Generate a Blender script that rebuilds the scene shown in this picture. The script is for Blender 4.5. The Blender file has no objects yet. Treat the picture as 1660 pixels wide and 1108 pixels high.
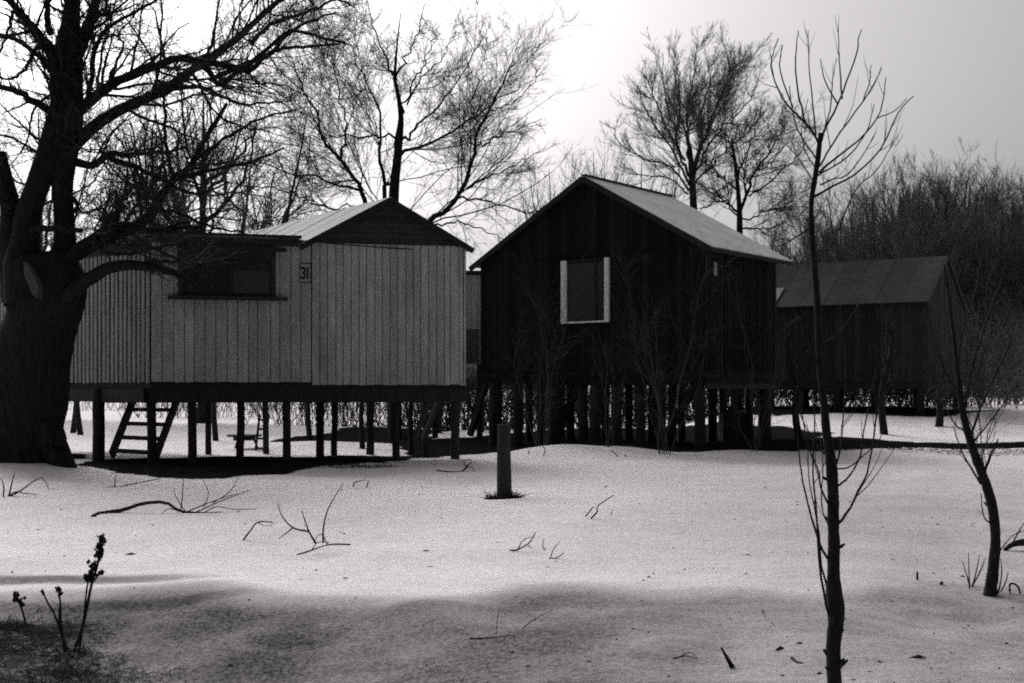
import bpy, math, random
import numpy as np
from mathutils import Vector

C = bpy.context.scene.collection
SC = bpy.context.scene
R = math.radians

# ------------------------------------------------------------------ camera, sky, sun, exposure
F = 2000.0          # focal length in photo pixels (photo is 1660 wide)
HZ = 632.0          # horizon row in the photo
CAM_H = 1.6
cam_d = bpy.data.cameras.new('camera')
cam = bpy.data.objects.new('camera', cam_d); C.objects.link(cam)
cam.location = (0, 0, CAM_H); cam.rotation_euler = (R(90), 0, 0)
cam_d.sensor_width = 36.0; cam_d.lens = 36.0 * F / 1660.0
cam_d.shift_y = (HZ - 554.0) / 1660.0
cam_d.clip_start = 0.1; cam_d.clip_end = 6000
SC.camera = cam

SUN_EL, SUN_AZ = 37.0, -29.0       # azimuth from straight ahead (+Y), negative = to the left
world = bpy.data.worlds.new("World"); SC.world = world; world.use_nodes = True
wn, wl = world.node_tree.nodes, world.node_tree.links
wn.clear()
sky = wn.new('ShaderNodeTexSky'); sky.sky_type = 'NISHITA'; sky.sun_disc = False
sky.sun_elevation = R(SUN_EL); sky.sun_rotation = R(SUN_AZ)
sky.air_density = 1.0; sky.dust_density = 8.0; sky.ozone_density = 1.0
bw = wn.new('ShaderNodeRGBToBW'); tint = wn.new('ShaderNodeMix'); tint.data_type = 'RGBA'; tint.blend_type = 'MULTIPLY'
tint.inputs[0].default_value = 1.0; tint.inputs[7].default_value = (1.0, 0.965, 0.99, 1)
bg = wn.new('ShaderNodeBackground'); bg.inputs[1].default_value = 0.09
wo = wn.new('ShaderNodeOutputWorld')
wl.new(sky.outputs[0], bw.inputs[0]); wl.new(bw.outputs[0], tint.inputs[6]); wl.new(tint.outputs[2], bg.inputs[0]); wl.new(bg.outputs[0], wo.inputs[0])
sun_d = bpy.data.lights.new('sun', 'SUN'); sun_d.energy = 1.5; sun_d.angle = R(40); sun_d.color = (1, 0.97, 0.98)
sun = bpy.data.objects.new('sun', sun_d); C.objects.link(sun)
sdir = Vector((math.sin(R(SUN_AZ)) * math.cos(R(SUN_EL)), math.cos(R(SUN_AZ)) * math.cos(R(SUN_EL)), math.sin(R(SUN_EL))))
sun.rotation_euler = sdir.to_track_quat('Z', 'Y').to_euler(); sun.location = (-20, 60, 60)
SC.view_settings.view_transform = 'Standard'; SC.view_settings.look = 'None'
SC.view_settings.exposure = 0.38; SC.view_settings.gamma = 1.0; SC.view_settings.use_curve_mapping = False
SC.render.engine = 'CYCLES'
SC.cycles.use_denoising = False; SC.cycles.filter_width = 1.9
SC.cycles.max_bounces = 6; SC.cycles.diffuse_bounces = 3; SC.cycles.glossy_bounces = 2

# ------------------------------------------------------------------ helpers
def W(px, py, d):
    """photo pixel at a given distance -> place in metres"""
    return np.array([(px - 830.0) / F * d, d, CAM_H + (HZ - py) / F * d])

def link(name, me, mat=None, parent=None, kind=None):
    o = bpy.data.objects.new(name, me); C.objects.link(o)
    if mat is not None and not me.materials: me.materials.append(mat)
    if parent is not None: o.parent = parent
    if kind: o['kind'] = kind
    return o

def tag(o, label=None, cat=None, group=None, kind=None):
    if label: o['label'] = label
    if cat: o['category'] = cat
    if group: o['group'] = group
    if kind: o['kind'] = kind
    return o

def thing(name, label, cat, loc=(0, 0, 0), group=None):
    o = bpy.data.objects.new(name, None); C.objects.link(o)
    o.location = tuple(float(v) for v in loc); o.empty_display_size = 0.2
    return tag(o, label, cat, group)

def np_mesh(name, V, Q, T=None, smooth=False):
    """mesh from vertex array, quads and (optional) triangles"""
    me = bpy.data.meshes.new(name)
    V = np.asarray(V, np.float32)
    Q = np.asarray(Q, np.int32).reshape(-1, 4) if Q is not None and len(Q) else np.zeros((0, 4), np.int32)
    T = np.asarray(T, np.int32).reshape(-1, 3) if T is not None and len(T) else np.zeros((0, 3), np.int32)
    me.vertices.add(len(V)); me.vertices.foreach_set('co', V.ravel())
    nl = Q.size + T.size
    me.loops.add(nl); me.loops.foreach_set('vertex_index', np.concatenate([Q.ravel(), T.ravel()]))
    starts = np.concatenate([np.arange(len(Q)) * 4, Q.size + np.arange(len(T)) * 3]).astype(np.int32)
    me.polygons.add(len(starts)); me.polygons.foreach_set('loop_start', starts)
    me.polygons.foreach_set('use_smooth', np.full(len(starts), bool(smooth)))
    me.update(calc_edges=True)
    return me

def unit(a):
    return a / np.maximum(np.linalg.norm(a, axis=-1, keepdims=True), 1e-9)

def tube_arrays(P, Rr, sides):
    """P (B,n,3), Rr (B,n) -> verts, quads: all branches at once"""
    P = np.asarray(P, float); Rr = np.asarray(Rr, float)
    B, n, _ = P.shape
    T = np.empty_like(P)
    T[:, 1:-1] = P[:, 2:] - P[:, :-2]; T[:, 0] = P[:, 1] - P[:, 0]; T[:, -1] = P[:, -1] - P[:, -2]
    T = unit(T)
    m = unit(P[:, -1] - P[:, 0])
    ref = np.where(np.abs(m[:, 2:3]) < 0.8, np.array([[0, 0, 1.0]]), np.array([[1.0, 0, 0]]))
    ref = np.repeat(ref[:, None, :], n, 1)
    U = unit(np.cross(T, ref)); V2 = np.cross(T, U)
    a = np.arange(sides) * 2 * math.pi / sides
    ring = (U[:, :, None, :] * np.cos(a)[None, None, :, None] + V2[:, :, None, :] * np.sin(a)[None, None, :, None])
    verts = P[:, :, None, :] + ring * Rr[:, :, None, None]
    idx = np.arange(B * n * sides).reshape(B, n, sides)
    i0 = idx[:, :-1, :]; i1 = idx[:, 1:, :]
    q = np.stack([i0, np.roll(i0, -1, 2), np.roll(i1, -1, 2), i1], -1).reshape(-1, 4)
    return verts.reshape(-1, 3), q

class MB:
    """collects shapes for ONE mesh object"""
    def __init__(s): s.v, s.q, s.t, s.n = [], [], [], 0
    def add(s, V, Q=None, T=None):
        V = np.asarray(V, float)
        if Q is not None and len(Q): s.q.append(np.asarray(Q) + s.n)
        if T is not None and len(T): s.t.append(np.asarray(T) + s.n)
        s.v.append(V); s.n += len(V)
    def hexa(s, b, t):
        """b, t: four corners of the bottom and of the top"""
        s.add(np.array(list(b) + list(t), float), [[3, 2, 1, 0], [4, 5, 6, 7], [0, 1, 5, 4], [1, 2, 6, 5], [2, 3, 7, 6], [3, 0, 4, 7]])
    def box(s, o, ex, ey, ez):
        o, ex, ey, ez = (np.asarray(k, float) for k in (o, ex, ey, ez))
        b = [o, o + ex, o + ex + ey, o + ey]
        s.hexa(b, [k + ez for k in b])
    def beam(s, a, b, w, h, up=(0, 0, 1)):
        """square timber from a to b (centre line)"""
        a = np.asarray(a, float); b = np.asarray(b, float); d = unit(b - a)
        u = np.cross(d, np.asarray(up, float))
        if np.linalg.norm(u) < 1e-3: u = np.cross(d, np.array([1.0, 0, 0]))
        u = unit(u); w2 = np.cross(u, d)
        s.box(a - u * w / 2 - w2 * h / 2, u * w, w2 * h, b - a)
    def tube(s, pts, rad, sides=8, cap=True):
        P = np.asarray(pts, float)[None]; Rr = np.broadcast_to(np.asarray(rad, float), (1, P.shape[1]))
        v, q = tube_arrays(P, Rr, sides); n0 = s.n
        s.add(v, q)
        if cap:
            n = P.shape[1]
            for ring, c, flip in ((0, P[0, 0], True), (n - 1, P[0, -1], False)):
                t = [[ring * sides + k, ring * sides + (k + 1) % sides] for k in range(sides)]
                s.add([c]); ci = s.n - 1
                s.t.append(np.array([[ci, n0 + (b if flip else a), n0 + (a if flip else b)] for a, b in t]))
    def build(s, name, mat, parent=None, base=None, smooth=False, kind=None):
        V = np.concatenate(s.v)
        if base is not None: V = V - np.asarray(base, float)
        me = np_mesh(name, V, np.concatenate(s.q) if s.q else None, np.concatenate(s.t) if s.t else None, smooth)
        return link(name, me, mat, parent, kind)

# ------------------------------------------------------------------ materials
def nodes_of(name):
    m = bpy.data.materials.new(name); m.use_nodes = True
    nt = m.node_tree; b = nt.nodes['Principled BSDF']
    b.inputs['Specular IOR Level'].default_value = 0.25
    return m, nt, b

def grey(v, warm=0.0):
    return (v * (1 + warm), v, v * (1 - warm * .5), 1)

def surf(name, lo, hi, scale=(8, 8, 8), rough=0.85, bump=0.3, dist=0.01, vary=0.0, detail=6, nrough=0.6, warm=0.0, spec=0.25, metal=0.0, stain=0.0):
    """stretched-noise surface between two greys, with relief and per-object variation"""
    m, nt, b = nodes_of(name); N, L = nt.nodes, nt.links
    tc = N.new('ShaderNodeTexCoord'); mp = N.new('ShaderNodeMapping'); mp.inputs['Scale'].default_value = scale
    oi = N.new('ShaderNodeObjectInfo')
    ad = N.new('ShaderNodeVectorMath'); ad.operation = 'ADD'
    ml = N.new('ShaderNodeVectorMath'); ml.operation = 'SCALE'; ml.inputs[0].default_value = (13.7, 7.1, 3.3)
    L.new(oi.outputs['Random'], ml.inputs['Scale'])
    L.new(tc.outputs['Object'], mp.inputs['Vector']); L.new(mp.outputs[0], ad.inputs[0]); L.new(ml.outputs[0], ad.inputs[1])
    nz = N.new('ShaderNodeTexNoise'); nz.inputs['Scale'].default_value = 1.0; nz.inputs['Detail'].default_value = detail; nz.inputs['Roughness'].default_value = nrough
    L.new(ad.outputs[0], nz.inputs['Vector'])
    rp = N.new('ShaderNodeValToRGB'); rp.color_ramp.elements[0].position = 0.3; rp.color_ramp.elements[1].position = 0.72
    rp.color_ramp.elements[0].color = grey(lo, warm); rp.color_ramp.elements[1].color = grey(hi, warm)
    L.new(nz.outputs['Fac'], rp.inputs[0])
    col = rp.outputs[0]
    if stain:
        n2 = N.new('ShaderNodeTexNoise'); n2.inputs['Scale'].default_value = 1.3; n2.inputs['Detail'].default_value = 5; n2.inputs['Roughness'].default_value = .65
        m2 = N.new('ShaderNodeMapping'); m2.inputs['Scale'].default_value = (1.6, 1.6, .55); L.new(tc.outputs['Object'], m2.inputs['Vector']); L.new(m2.outputs[0], n2.inputs['Vector'])
        r2 = N.new('ShaderNodeMapRange'); r2.inputs[1].default_value = .32; r2.inputs[2].default_value = .62; r2.inputs[3].default_value = 1 - stain; r2.inputs[4].default_value = 1.05; L.new(n2.outputs['Fac'], r2.inputs[0])
        x2 = N.new('ShaderNodeVectorMath'); x2.operation = 'SCALE'; L.new(col, x2.inputs[0]); L.new(r2.outputs[0], x2.inputs['Scale']); col = x2.outputs[0]
    if vary:
        mr = N.new('ShaderNodeMapRange'); mr.inputs[3].default_value = 1 - vary; mr.inputs[4].default_value = 1 + vary
        L.new(oi.outputs['Random'], mr.inputs[0])
        mx = N.new('ShaderNodeVectorMath'); mx.operation = 'SCALE'
        L.new(col, mx.inputs[0]); L.new(mr.outputs[0], mx.inputs['Scale']); col = mx.outputs[0]
    L.new(col, b.inputs['Base Color']); b.inputs['Roughness'].default_value = rough
    b.inputs['Specular IOR Level'].default_value = spec; b.inputs['Metallic'].default_value = metal
    if bump:
        bp = N.new('ShaderNodeBump'); bp.inputs['Strength'].default_value = bump; bp.inputs['Distance'].default_value = dist
        L.new(nz.outputs['Fac'], bp.inputs['Height']); L.new(bp.outputs[0], b.inputs['Normal'])
    return m

M = {}
M['bark'] = surf('willow_bark', 0.008, 0.028, (14, 14, 3.5), 0.95, 1.0, 0.06, spec=0.1)
M['young_bark'] = surf('young_bark', 0.009, 0.03, (40, 40, 14), 0.9, 0.6, 0.01, spec=0.15)
M['twig'] = surf('twig_bark', 0.025, 0.05, (6, 6, 6), 0.9, 0, spec=0.1)
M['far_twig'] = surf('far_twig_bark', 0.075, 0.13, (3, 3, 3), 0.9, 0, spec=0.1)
M['shrub_twig'] = surf('shrub_twig_bark', 0.035, 0.08, (6, 6, 6), 0.9, 0, spec=0.1)
M['pale_wood'] = surf('pale_painted_boards', 0.31, 0.46, (22, 22, 1.6), 0.85, 0.25, 0.006, vary=0.13, stain=.30)
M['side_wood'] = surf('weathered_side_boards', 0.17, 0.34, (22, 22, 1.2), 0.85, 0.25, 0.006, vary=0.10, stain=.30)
M['dark_wood'] = surf('tarred_boards', 0.009, 0.019, (25, 25, 1.5), 0.9, 0.3, 0.006, vary=0.4, spec=0.08)
M['gable_wood'] = surf('dark_gable_boards', 0.02, 0.045, (3, 3, 25), 0.85, 0.3, 0.006, vary=0.25)
M['brown_wood'] = surf('old_brown_boards', 0.018, 0.04, (20, 20, 1.5), 0.9, 0.3, 0.006, vary=0.3)
M['stilt_wood'] = surf('old_stilt_timber', 0.012, 0.035, (25, 25, 3), 0.9, 0.6, 0.012, vary=0.25)
M['post_wood'] = surf('weathered_post_timber', 0.012, 0.04, (60, 60, 5), 0.9, 0.8, 0.012)
M['step_wood'] = surf('worn_step_timber', 0.04, 0.10, (20, 20, 5), 0.9, 0.3, 0.006)
M['roof_pale'] = surf('grey_sheet_roof', 0.10, 0.20, (2.2, 2.2, 2.2), 0.75, 0.15, 0.01, stain=.3, vary=0.12, spec=0.4)
M['roof_bright'] = surf('pale_felt_roof', 0.42, 0.58, (9, 9, 9), 0.8, 0.3, 0.008, stain=.28, vary=0.03, spec=0.3)
M['roof_dark'] = surf('dull_sheet_roof', 0.035, 0.055, (7, 7, 7), 0.9, 0.25, 0.008, stain=.35, vary=0.12, spec=0.1)
M['trim'] = surf('dark_trim', 0.012, 0.03, (10, 10, 10), 0.8, 0.2, 0.005)
M['white'] = surf('white_window_paint', 0.7, 0.88, (25, 25, 6), 0.6, 0.2, 0.003)
M['plate'] = surf('number_plate_enamel', 0.28, 0.34, (20, 20, 20), 0.5, 0, 0)
M['ink'] = surf('black_number_paint', 0.008, 0.012, (20, 20, 20), 0.6, 0, 0)
M['grass'] = surf('dead_grass_blades', 0.03, 0.12, (3, 3, 3), 0.9, 0, vary=0)
M['dock'] = surf('dry_dock_stalk', 0.012, 0.03, (30, 30, 30), 0.9, 0.2, 0.002)
M['scar'] = surf('bare_wood_scar', 0.03, 0.10, (30, 30, 6), 0.8, 0.5, 0.01)
gm, gnt, gb = nodes_of('window_glass')
gb.inputs['Base Color'].default_value = grey(0.012); gb.inputs['Roughness'].default_value = 0.35; gb.inputs['Specular IOR Level'].default_value = 0.25
M['glass'] = gm
gm2, gnt2, gb2 = nodes_of('dusty_window_glass')
gb2.inputs['Base Color'].default_value = grey(0.04); gb2.inputs['Roughness'].default_value = 0.3
M['dusty_glass'] = gm2

# ------------------------------------------------------------------ terrain
def sstep(a, b, x):
    t = np.clip((x - a) / (b - a), 0, 1); return t * t * (3 - 2 * t)

_rn = np.random.default_rng(5)
_waves = [(_rn.normal(0, 1, 2) * f, _rn.uniform(0, 6.28), 1 / f ** 0.9) for f in (0.25, 0.35, 0.5, 0.7, 1.0, 1.4, 2.0, 2.8, 3.6, 4.6) for _ in range(3)]
def wavy(x, y, lo=0, hi=99):
    s = 0
    for (k, ph, a) in _waves[lo:hi]: s = s + a * np.sin(k[0] * x + k[1] * y + ph)
    return s

HOLLOWS = [(-0.11, 18.0, .34, .05), (3.72, 9.62, .26, .05), (1.6, 6.1, .2, .04), (-2.45, 20.4, .5, .03), (-2.3, 12.6, .45, .03), (-1.9, 12.4, .3, .02), (0.15, 12.3, .3, .025)]
def gz(x, y):
    """height of the snow surface"""
    x = np.asarray(x, float); y = np.asarray(y, float)
    right = sstep(-3, 3, x)
    z = right * 0.20 * sstep(26.5, 30.5, y) + sstep(4.5, 9.5, x) * (0.60 * sstep(31, 41, y) + 0.5 * sstep(41, 90, y))
    z = z + (1 - right) * 0.15 * sstep(30, 45, y) + 0.9 * sstep(60, 200, y)
    # bank along the right
    bank = sstep(5, 8, x); z = z + bank * 0.13 * sstep(30.6, 30.9, y + 0.25 * np.sin(x * 1.3))
    # drift in front of the dark hut
    z = z + 0.22 * np.exp(-(((x - 1.1) / 1.3) ** 2 + ((y - 28.6) / 1.6) ** 2))
    z = z + 0.30 * np.exp(-(((x + 9.4) / 1.5) ** 2 + ((y - 23.0) / 1.1) ** 2))
    # lip of the drift in the foreground: falls toward the viewer
    lip = 10.5 + 0.035 * (x + 1.5) ** 2 * 0.6 + 0.22 * np.sin(x * 1.7 + 0.6) + 0.12 * np.sin(x * 3.9)
    depth = 0.30 - 0.23 * sstep(-1.2, 2.0, x)
    t = np.clip((lip - y) / 2.8, 0, 1)
    z = z - depth * sstep(-.12, 1.0, t) * sstep(0, .1, t)
    z = z + 0.006 * np.clip(t * 3, 0, 1) * wavy(x * 4.1, y * 4.7, 9)
    # diagonal hummock running down to the right
    dd = (x + 0.9) * 0.80 + (y - 10.0) * 0.60
    along = (x + 0.9) * 0.60 - (y - 10.0) * 0.80
    z = z + 0.07 * np.exp(-(dd / 0.34) ** 2) * sstep(-0.3, 0.3, along) * (1 - sstep(1.8, 3.0, along))
    # small ledges at the far left of the foreground
    for (yc, h, xe) in ((11.2, 0.05, -3.2), (10.35, 0.05, -2.6)):
        z = z - h * sstep(0.05, -0.05, y - yc - 0.10 * np.sin(x * 2.2) - 0.03 * wavy(x * 2, y, 0, 12)) * (1 - sstep(xe, xe + 0.9, x))
    for (hx, hy, hr, hd) in HOLLOWS: z = z - hd * np.exp(-((x - hx) ** 2 + (y - hy) ** 2) / hr ** 2)
    amp = 0.012 + 0.014 * sstep(14, 7, y)
    z = z + amp * wavy(x, y) * 0.8
    return z

def on_ground(px, py):
    d = CAM_H * F / max(py - HZ, 4)
    for _ in range(60):
        x = (px - 830) / F * d
        d2 = (CAM_H - float(gz(x, d))) * F / max(py - HZ, 4)
        d = 0.6 * d + 0.4 * min(max(d2, 3), 400)
    x = (px - 830) / F * d
    return np.array([x, d, float(gz(x, d))])

def sdf_poly(x, y, poly):
    p = np.array(poly); d = np.full(x.shape, 1e9); inside = np.zeros(x.shape, bool)
    j = len(p) - 1
    for i in range(len(p)):
        ax, ay = p[j]; bx, by = p[i]
        ex, ey = bx - ax, by - ay
        t = np.clip(((x - ax) * ex + (y - ay) * ey) / (ex * ex + ey * ey + 1e-9), 0, 1)
        d = np.minimum(d, np.hypot(x - ax - t * ex, y - ay - t * ey))
        c = ((ay > y) != (by > y)) & (x < (bx - ax) * (y - ay) / (by - ay + 1e-12) + ax)
        inside ^= c
        j = i
    return np.where(inside, -d, d)

def flat(px, py):
    d = CAM_H * F / (py - HZ); return ((px - 830) / F * d, d)

# dark ground: huts' shade painted in, bare earth round the willow and bank
BARE_AND_SHADE = [
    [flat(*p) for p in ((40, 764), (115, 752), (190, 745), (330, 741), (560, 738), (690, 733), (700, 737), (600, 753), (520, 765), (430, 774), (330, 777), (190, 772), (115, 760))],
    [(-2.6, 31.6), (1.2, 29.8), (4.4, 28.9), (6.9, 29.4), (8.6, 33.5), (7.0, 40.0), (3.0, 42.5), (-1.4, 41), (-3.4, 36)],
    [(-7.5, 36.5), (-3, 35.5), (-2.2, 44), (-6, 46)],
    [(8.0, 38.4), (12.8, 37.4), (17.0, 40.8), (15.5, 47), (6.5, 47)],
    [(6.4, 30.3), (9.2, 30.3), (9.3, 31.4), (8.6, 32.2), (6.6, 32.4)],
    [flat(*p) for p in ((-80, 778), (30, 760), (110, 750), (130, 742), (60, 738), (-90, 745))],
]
xs = np.concatenate([-np.geomspace(14, 2500, 46)[::-1], np.linspace(-13.9, 18.9, 340), np.geomspace(19, 2500, 44)])
ys = np.concatenate([np.linspace(-6, 5.5, 16), np.linspace(5.6, 14, 190), np.linspace(14.06, 46, 220), np.geomspace(46.3, 3500, 80)])
XX, YY = np.meshgrid(xs, ys)
ZZ = gz(XX, YY)
far = sstep(150, 400, np.hypot(XX, YY)); ZZ = ZZ * (1 - far) + far * 1.0
nx, ny = len(xs), len(ys)
idx = np.arange(nx * ny).reshape(ny, nx)
gq = np.stack([idx[:-1, :-1], idx[:-1, 1:], idx[1:, 1:], idx[1:, :-1]], -1).reshape(-1, 4)
gme = np_mesh('snowy_ground', np.stack([XX, YY, ZZ], -1).reshape(-1, 3), gq, smooth=True)
bare = np.zeros(XX.shape)  # mask of painted hut shade together with bare ground
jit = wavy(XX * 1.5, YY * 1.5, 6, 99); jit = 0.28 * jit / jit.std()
for p in BARE_AND_SHADE:
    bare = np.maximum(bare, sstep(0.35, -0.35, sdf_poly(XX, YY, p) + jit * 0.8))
# thin dark line of bare turf on the face of the bank at the right
bl = 30.75 - 0.25 * np.sin(XX * 1.3)
bare = np.maximum(bare, np.exp(-((YY - bl) / 0.22) ** 2) * sstep(5.6, 7.5, XX) * 0.95)
# dirty, half melted snow on the near slope, its shade painted in; matted grass in the near left corner
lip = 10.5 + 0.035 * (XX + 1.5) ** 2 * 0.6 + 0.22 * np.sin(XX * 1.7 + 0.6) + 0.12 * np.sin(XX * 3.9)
dirt_shade = sstep(-0.25, 0.6, lip - YY) * (1 - 0.22 * sstep(-0.5, 2.5, XX))
dirt_shade = np.maximum(dirt_shade, 0.58 * sstep(-1.0, 5.0, XX) * sstep(38, 14, YY))  # light falloff painted in: snow darkens toward the right
bare = np.maximum(bare, 0.80 * sstep(1.1, -0.9, sdf_poly(XX, YY, [(-5.5, 9.2), (-4.0, 9.0), (-3.4, 8.6), (-2.9, 8.2), (-2.5, 7.4), (-2.2, 6.0), (-6, 6)]) + jit * 1.9))
for (yc, xe) in ((11.15, -3.2), (10.3, -2.6)):
    dirt_shade = np.maximum(dirt_shade, 0.85 * np.exp(-((YY - yc - 0.10 * np.sin(XX * 2.2)) / 0.16) ** 2) * (1 - sstep(xe - .6, xe + 0.7, XX)))  # shade of the small ledges painted on as dark streaks
for nm, arr in (('bare', bare), ('dirt_shade', dirt_shade)):
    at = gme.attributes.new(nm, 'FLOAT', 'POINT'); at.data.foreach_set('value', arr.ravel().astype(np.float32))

sm, snt, sb = nodes_of('old_snow'); N, L = snt.nodes, snt.links
tc = N.new('ShaderNodeTexCoord')
def noise(scale, detail=5, rough=0.6):
    n = N.new('ShaderNodeTexNoise'); n.inputs['Scale'].default_value = scale; n.inputs['Detail'].default_value = detail; n.inputs['Roughness'].default_value = rough
    L.new(tc.outputs['Object'], n.inputs['Vector']); return n.outputs['Fac']
def math_(op, a, b=None, clamp=False):
    n = N.new('ShaderNodeMath'); n.operation = op; n.use_clamp = clamp
    for i, v in enumerate((a, b)):
        if v is None: continue
        if isinstance(v, (int, float)): n.inputs[i].default_value = v
        else: L.new(v, n.inputs[i])
    return n.outputs[0]
def ramp(v, a, b, c0, c1):
    n = N.new('ShaderNodeValToRGB'); n.color_ramp.elements[0].position = a; n.color_ramp.elements[1].position = b
    n.color_ramp.elements[0].color = c0; n.color_ramp.elements[1].color = c1; L.new(v, n.inputs[0]); return n.outputs[0]
def mix(f, a, b):
    n = N.new('ShaderNodeMix'); n.data_type = 'RGBA'
    if isinstance(f, (int, float)): n.inputs[0].default_value = f
    else: L.new(f, n.inputs[0])
    for i, v in ((6, a), (7, b)):
        if isinstance(v, tuple): n.inputs[i].default_value = v
        else: L.new(v, n.inputs[i])
    return n.outputs[2]
aB = N.new('ShaderNodeAttribute'); aB.attribute_name = 'bare'  # painted hut shade together with bare ground
aD = N.new('ShaderNodeAttribute'); aD.attribute_name = 'dirt_shade'
n_big, n_mid, n_fine, n_grain, n_grit = noise(0.9), noise(6.0, 6), noise(24.0, 7, 0.8), noise(48.0, 5, 0.8), noise(70.0, 4, 0.8)
snow = ramp(n_mid, 0.3, 0.7, (0.78, 0.75, 0.77, 1), (0.90, 0.87, 0.89, 1))
speck = ramp(n_grain, 0.38, 0.60, (0.42, 0.405, 0.42, 1), (1, 1, 1, 1))
mul = N.new('ShaderNodeMix'); mul.data_type = 'RGBA'; mul.blend_type = 'MULTIPLY'; mul.inputs[0].default_value = 0.24
L.new(snow, mul.inputs[6]); L.new(speck, mul.inputs[7])
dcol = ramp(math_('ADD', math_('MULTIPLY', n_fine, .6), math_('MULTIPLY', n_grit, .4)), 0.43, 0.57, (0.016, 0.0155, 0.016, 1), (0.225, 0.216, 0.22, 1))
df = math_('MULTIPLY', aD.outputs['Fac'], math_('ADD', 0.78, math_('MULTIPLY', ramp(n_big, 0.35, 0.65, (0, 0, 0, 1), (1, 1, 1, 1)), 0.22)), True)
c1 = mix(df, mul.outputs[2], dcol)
soil_shade = ramp(n_fine, 0.3, 0.7, (0.005, 0.005, 0.005, 1), (0.022, 0.021, 0.021, 1))  # near-black colour for the painted hut shade and bare earth
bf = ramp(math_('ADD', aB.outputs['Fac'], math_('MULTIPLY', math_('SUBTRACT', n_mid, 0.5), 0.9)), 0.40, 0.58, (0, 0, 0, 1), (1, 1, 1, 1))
L.new(mix(bf, c1, soil_shade), sb.inputs['Base Color'])
sb.inputs['Roughness'].default_value = 0.9; sb.inputs['Specular IOR Level'].default_value = 0.0
bp = N.new('ShaderNodeBump'); bp.inputs['Strength'].default_value = 0.5; bp.inputs['Distance'].default_value = 0.03
L.new(math_('ADD', n_mid, math_('MULTIPLY', n_fine, 0.5)), bp.inputs['Height']); L.new(bp.outputs[0], sb.inputs['Normal'])
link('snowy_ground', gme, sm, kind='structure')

# ------------------------------------------------------------------ hut with the pale boards
def planks(parent, A, B, z0, ztop, n, depth, mat, rng, name='plank', gap=0.0075, out=None, zjit=0.01, jit=0.006):
    """vertical boards along the wall line A-B (plan points), one object each; ztop is a function of 0..1"""
    A = np.array(A, float); B = np.array(B, float); d = B - A; Ln = np.linalg.norm(d); u = d / Ln
    nrm = np.array([u[1], -u[0]]) if out is None else out
    edges = np.linspace(0, 1, n + 1) + np.concatenate([[0], rng.normal(0, 0.07 / n, n - 1), [0]])
    res = []
    for i in range(n):
        t0, t1 = edges[i] + gap / Ln, edges[i + 1] - gap / Ln
        off = rng.uniform(0, jit); zb = z0 + rng.uniform(-zjit, zjit)
        p0 = A + d * t0 + nrm * off; p1 = A + d * t1 + nrm * (off + rng.uniform(-jit, jit) * .5)
        q = nrm * depth
        b = [[p0[0], p0[1], zb], [p0[0] + q[0], p0[1] + q[1], zb], [p1[0] + q[0], p1[1] + q[1], zb], [p1[0], p1[1], zb]]
        za, zc = ztop(t0), ztop(t1)
        t = [[*b[0][:2], za], [*b[1][:2], za], [*b[2][:2], zc], [*b[3][:2], zc]]
        m = MB(); m.hexa(b, t); res.append(m.build(name, mat, parent, base))
    return res

rng = np.random.default_rng(11)
base = W(500, HZ, 27.5); base[2] = 0.0
hutA = thing('stilt_hut', 'pale vertical boarded hut on dark stilts with number 31 and low gable', 'hut', base)
C1 = W(245, 0, 26.0)[:2]; fd = np.array([math.cos(R(12)), math.sin(R(12))]); fn = np.array([fd[1], -fd[0]])
LA = 6.73; C2 = C1 + fd * LA; CM = C1 + fd * 3.34
sd = unit(np.array([-3.06, 3.0])); C0 = C1 + sd * 8.4; sn = np.array([-sd[1], sd[0]]) * 1.0
if sn[1] > 0: sn = -sn
zb, zt = 1.75, 4.80
def P3(p, z): return np.array([p[0], p[1], z])
# wall shells behind the boards
m = MB(); m.box(P3(C1 - fn * 0.10, zb), P3(fd * LA, 0), P3(fn * 0.097, 0), (0, 0, zt - zb)); wallA = m.build('front_wall', M['brown_wood'], hutA, base)
def winA(t): return zt - 0.02
for o in planks(wallA, C1, C1 + fd * 3.335, zb + 0.01, lambda t: 4.80, 15, 0.03, M['pale_wood'], rng, out=fn): o.parent = wallA
for o in planks(wallA, C1 + fd * 3.345, C2, zb - 0.045, lambda t: 4.775, 20, 0.03, M['pale_wood'], rng, out=fn): o.parent = wallA
m = MB(); m.box(P3(C1 - sn * 0.10, zb), P3(sd * 8.4, 0), P3(sn * 0.097, 0), (0, 0, zt - zb)); wallS = m.build('side_wall', M['trim'], hutA, base)
# narrow boards of the side wall: a few pixels each, joined
m = MB(); n = 44; seg = 8.4 / n
for i in range(n):
    o = P3(C1 + sd * (i * seg + 0.034) + sn * rng.uniform(0.0, 0.012), zb + rng.uniform(-.012, .012)); w_ = seg - 0.068
    zsplit = 3.35 + rng.uniform(-.05, .05)
    m.box(o, P3(sd * w_, 0), P3(sn * 0.03, 0), (0, 0, zsplit - zb - .006))
    o2 = P3((C1 + sd * (i * seg + 0.034 + rng.uniform(-.012, .012)) + sn * rng.uniform(0.0, 0.012)), zsplit); m.box(o2, P3(sd * w_, 0), P3(sn * 0.03, 0), (0, 0, zt - zsplit - .03))
m.build('side_boards', M['side_wood'], wallS, base, kind='stuff')
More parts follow.
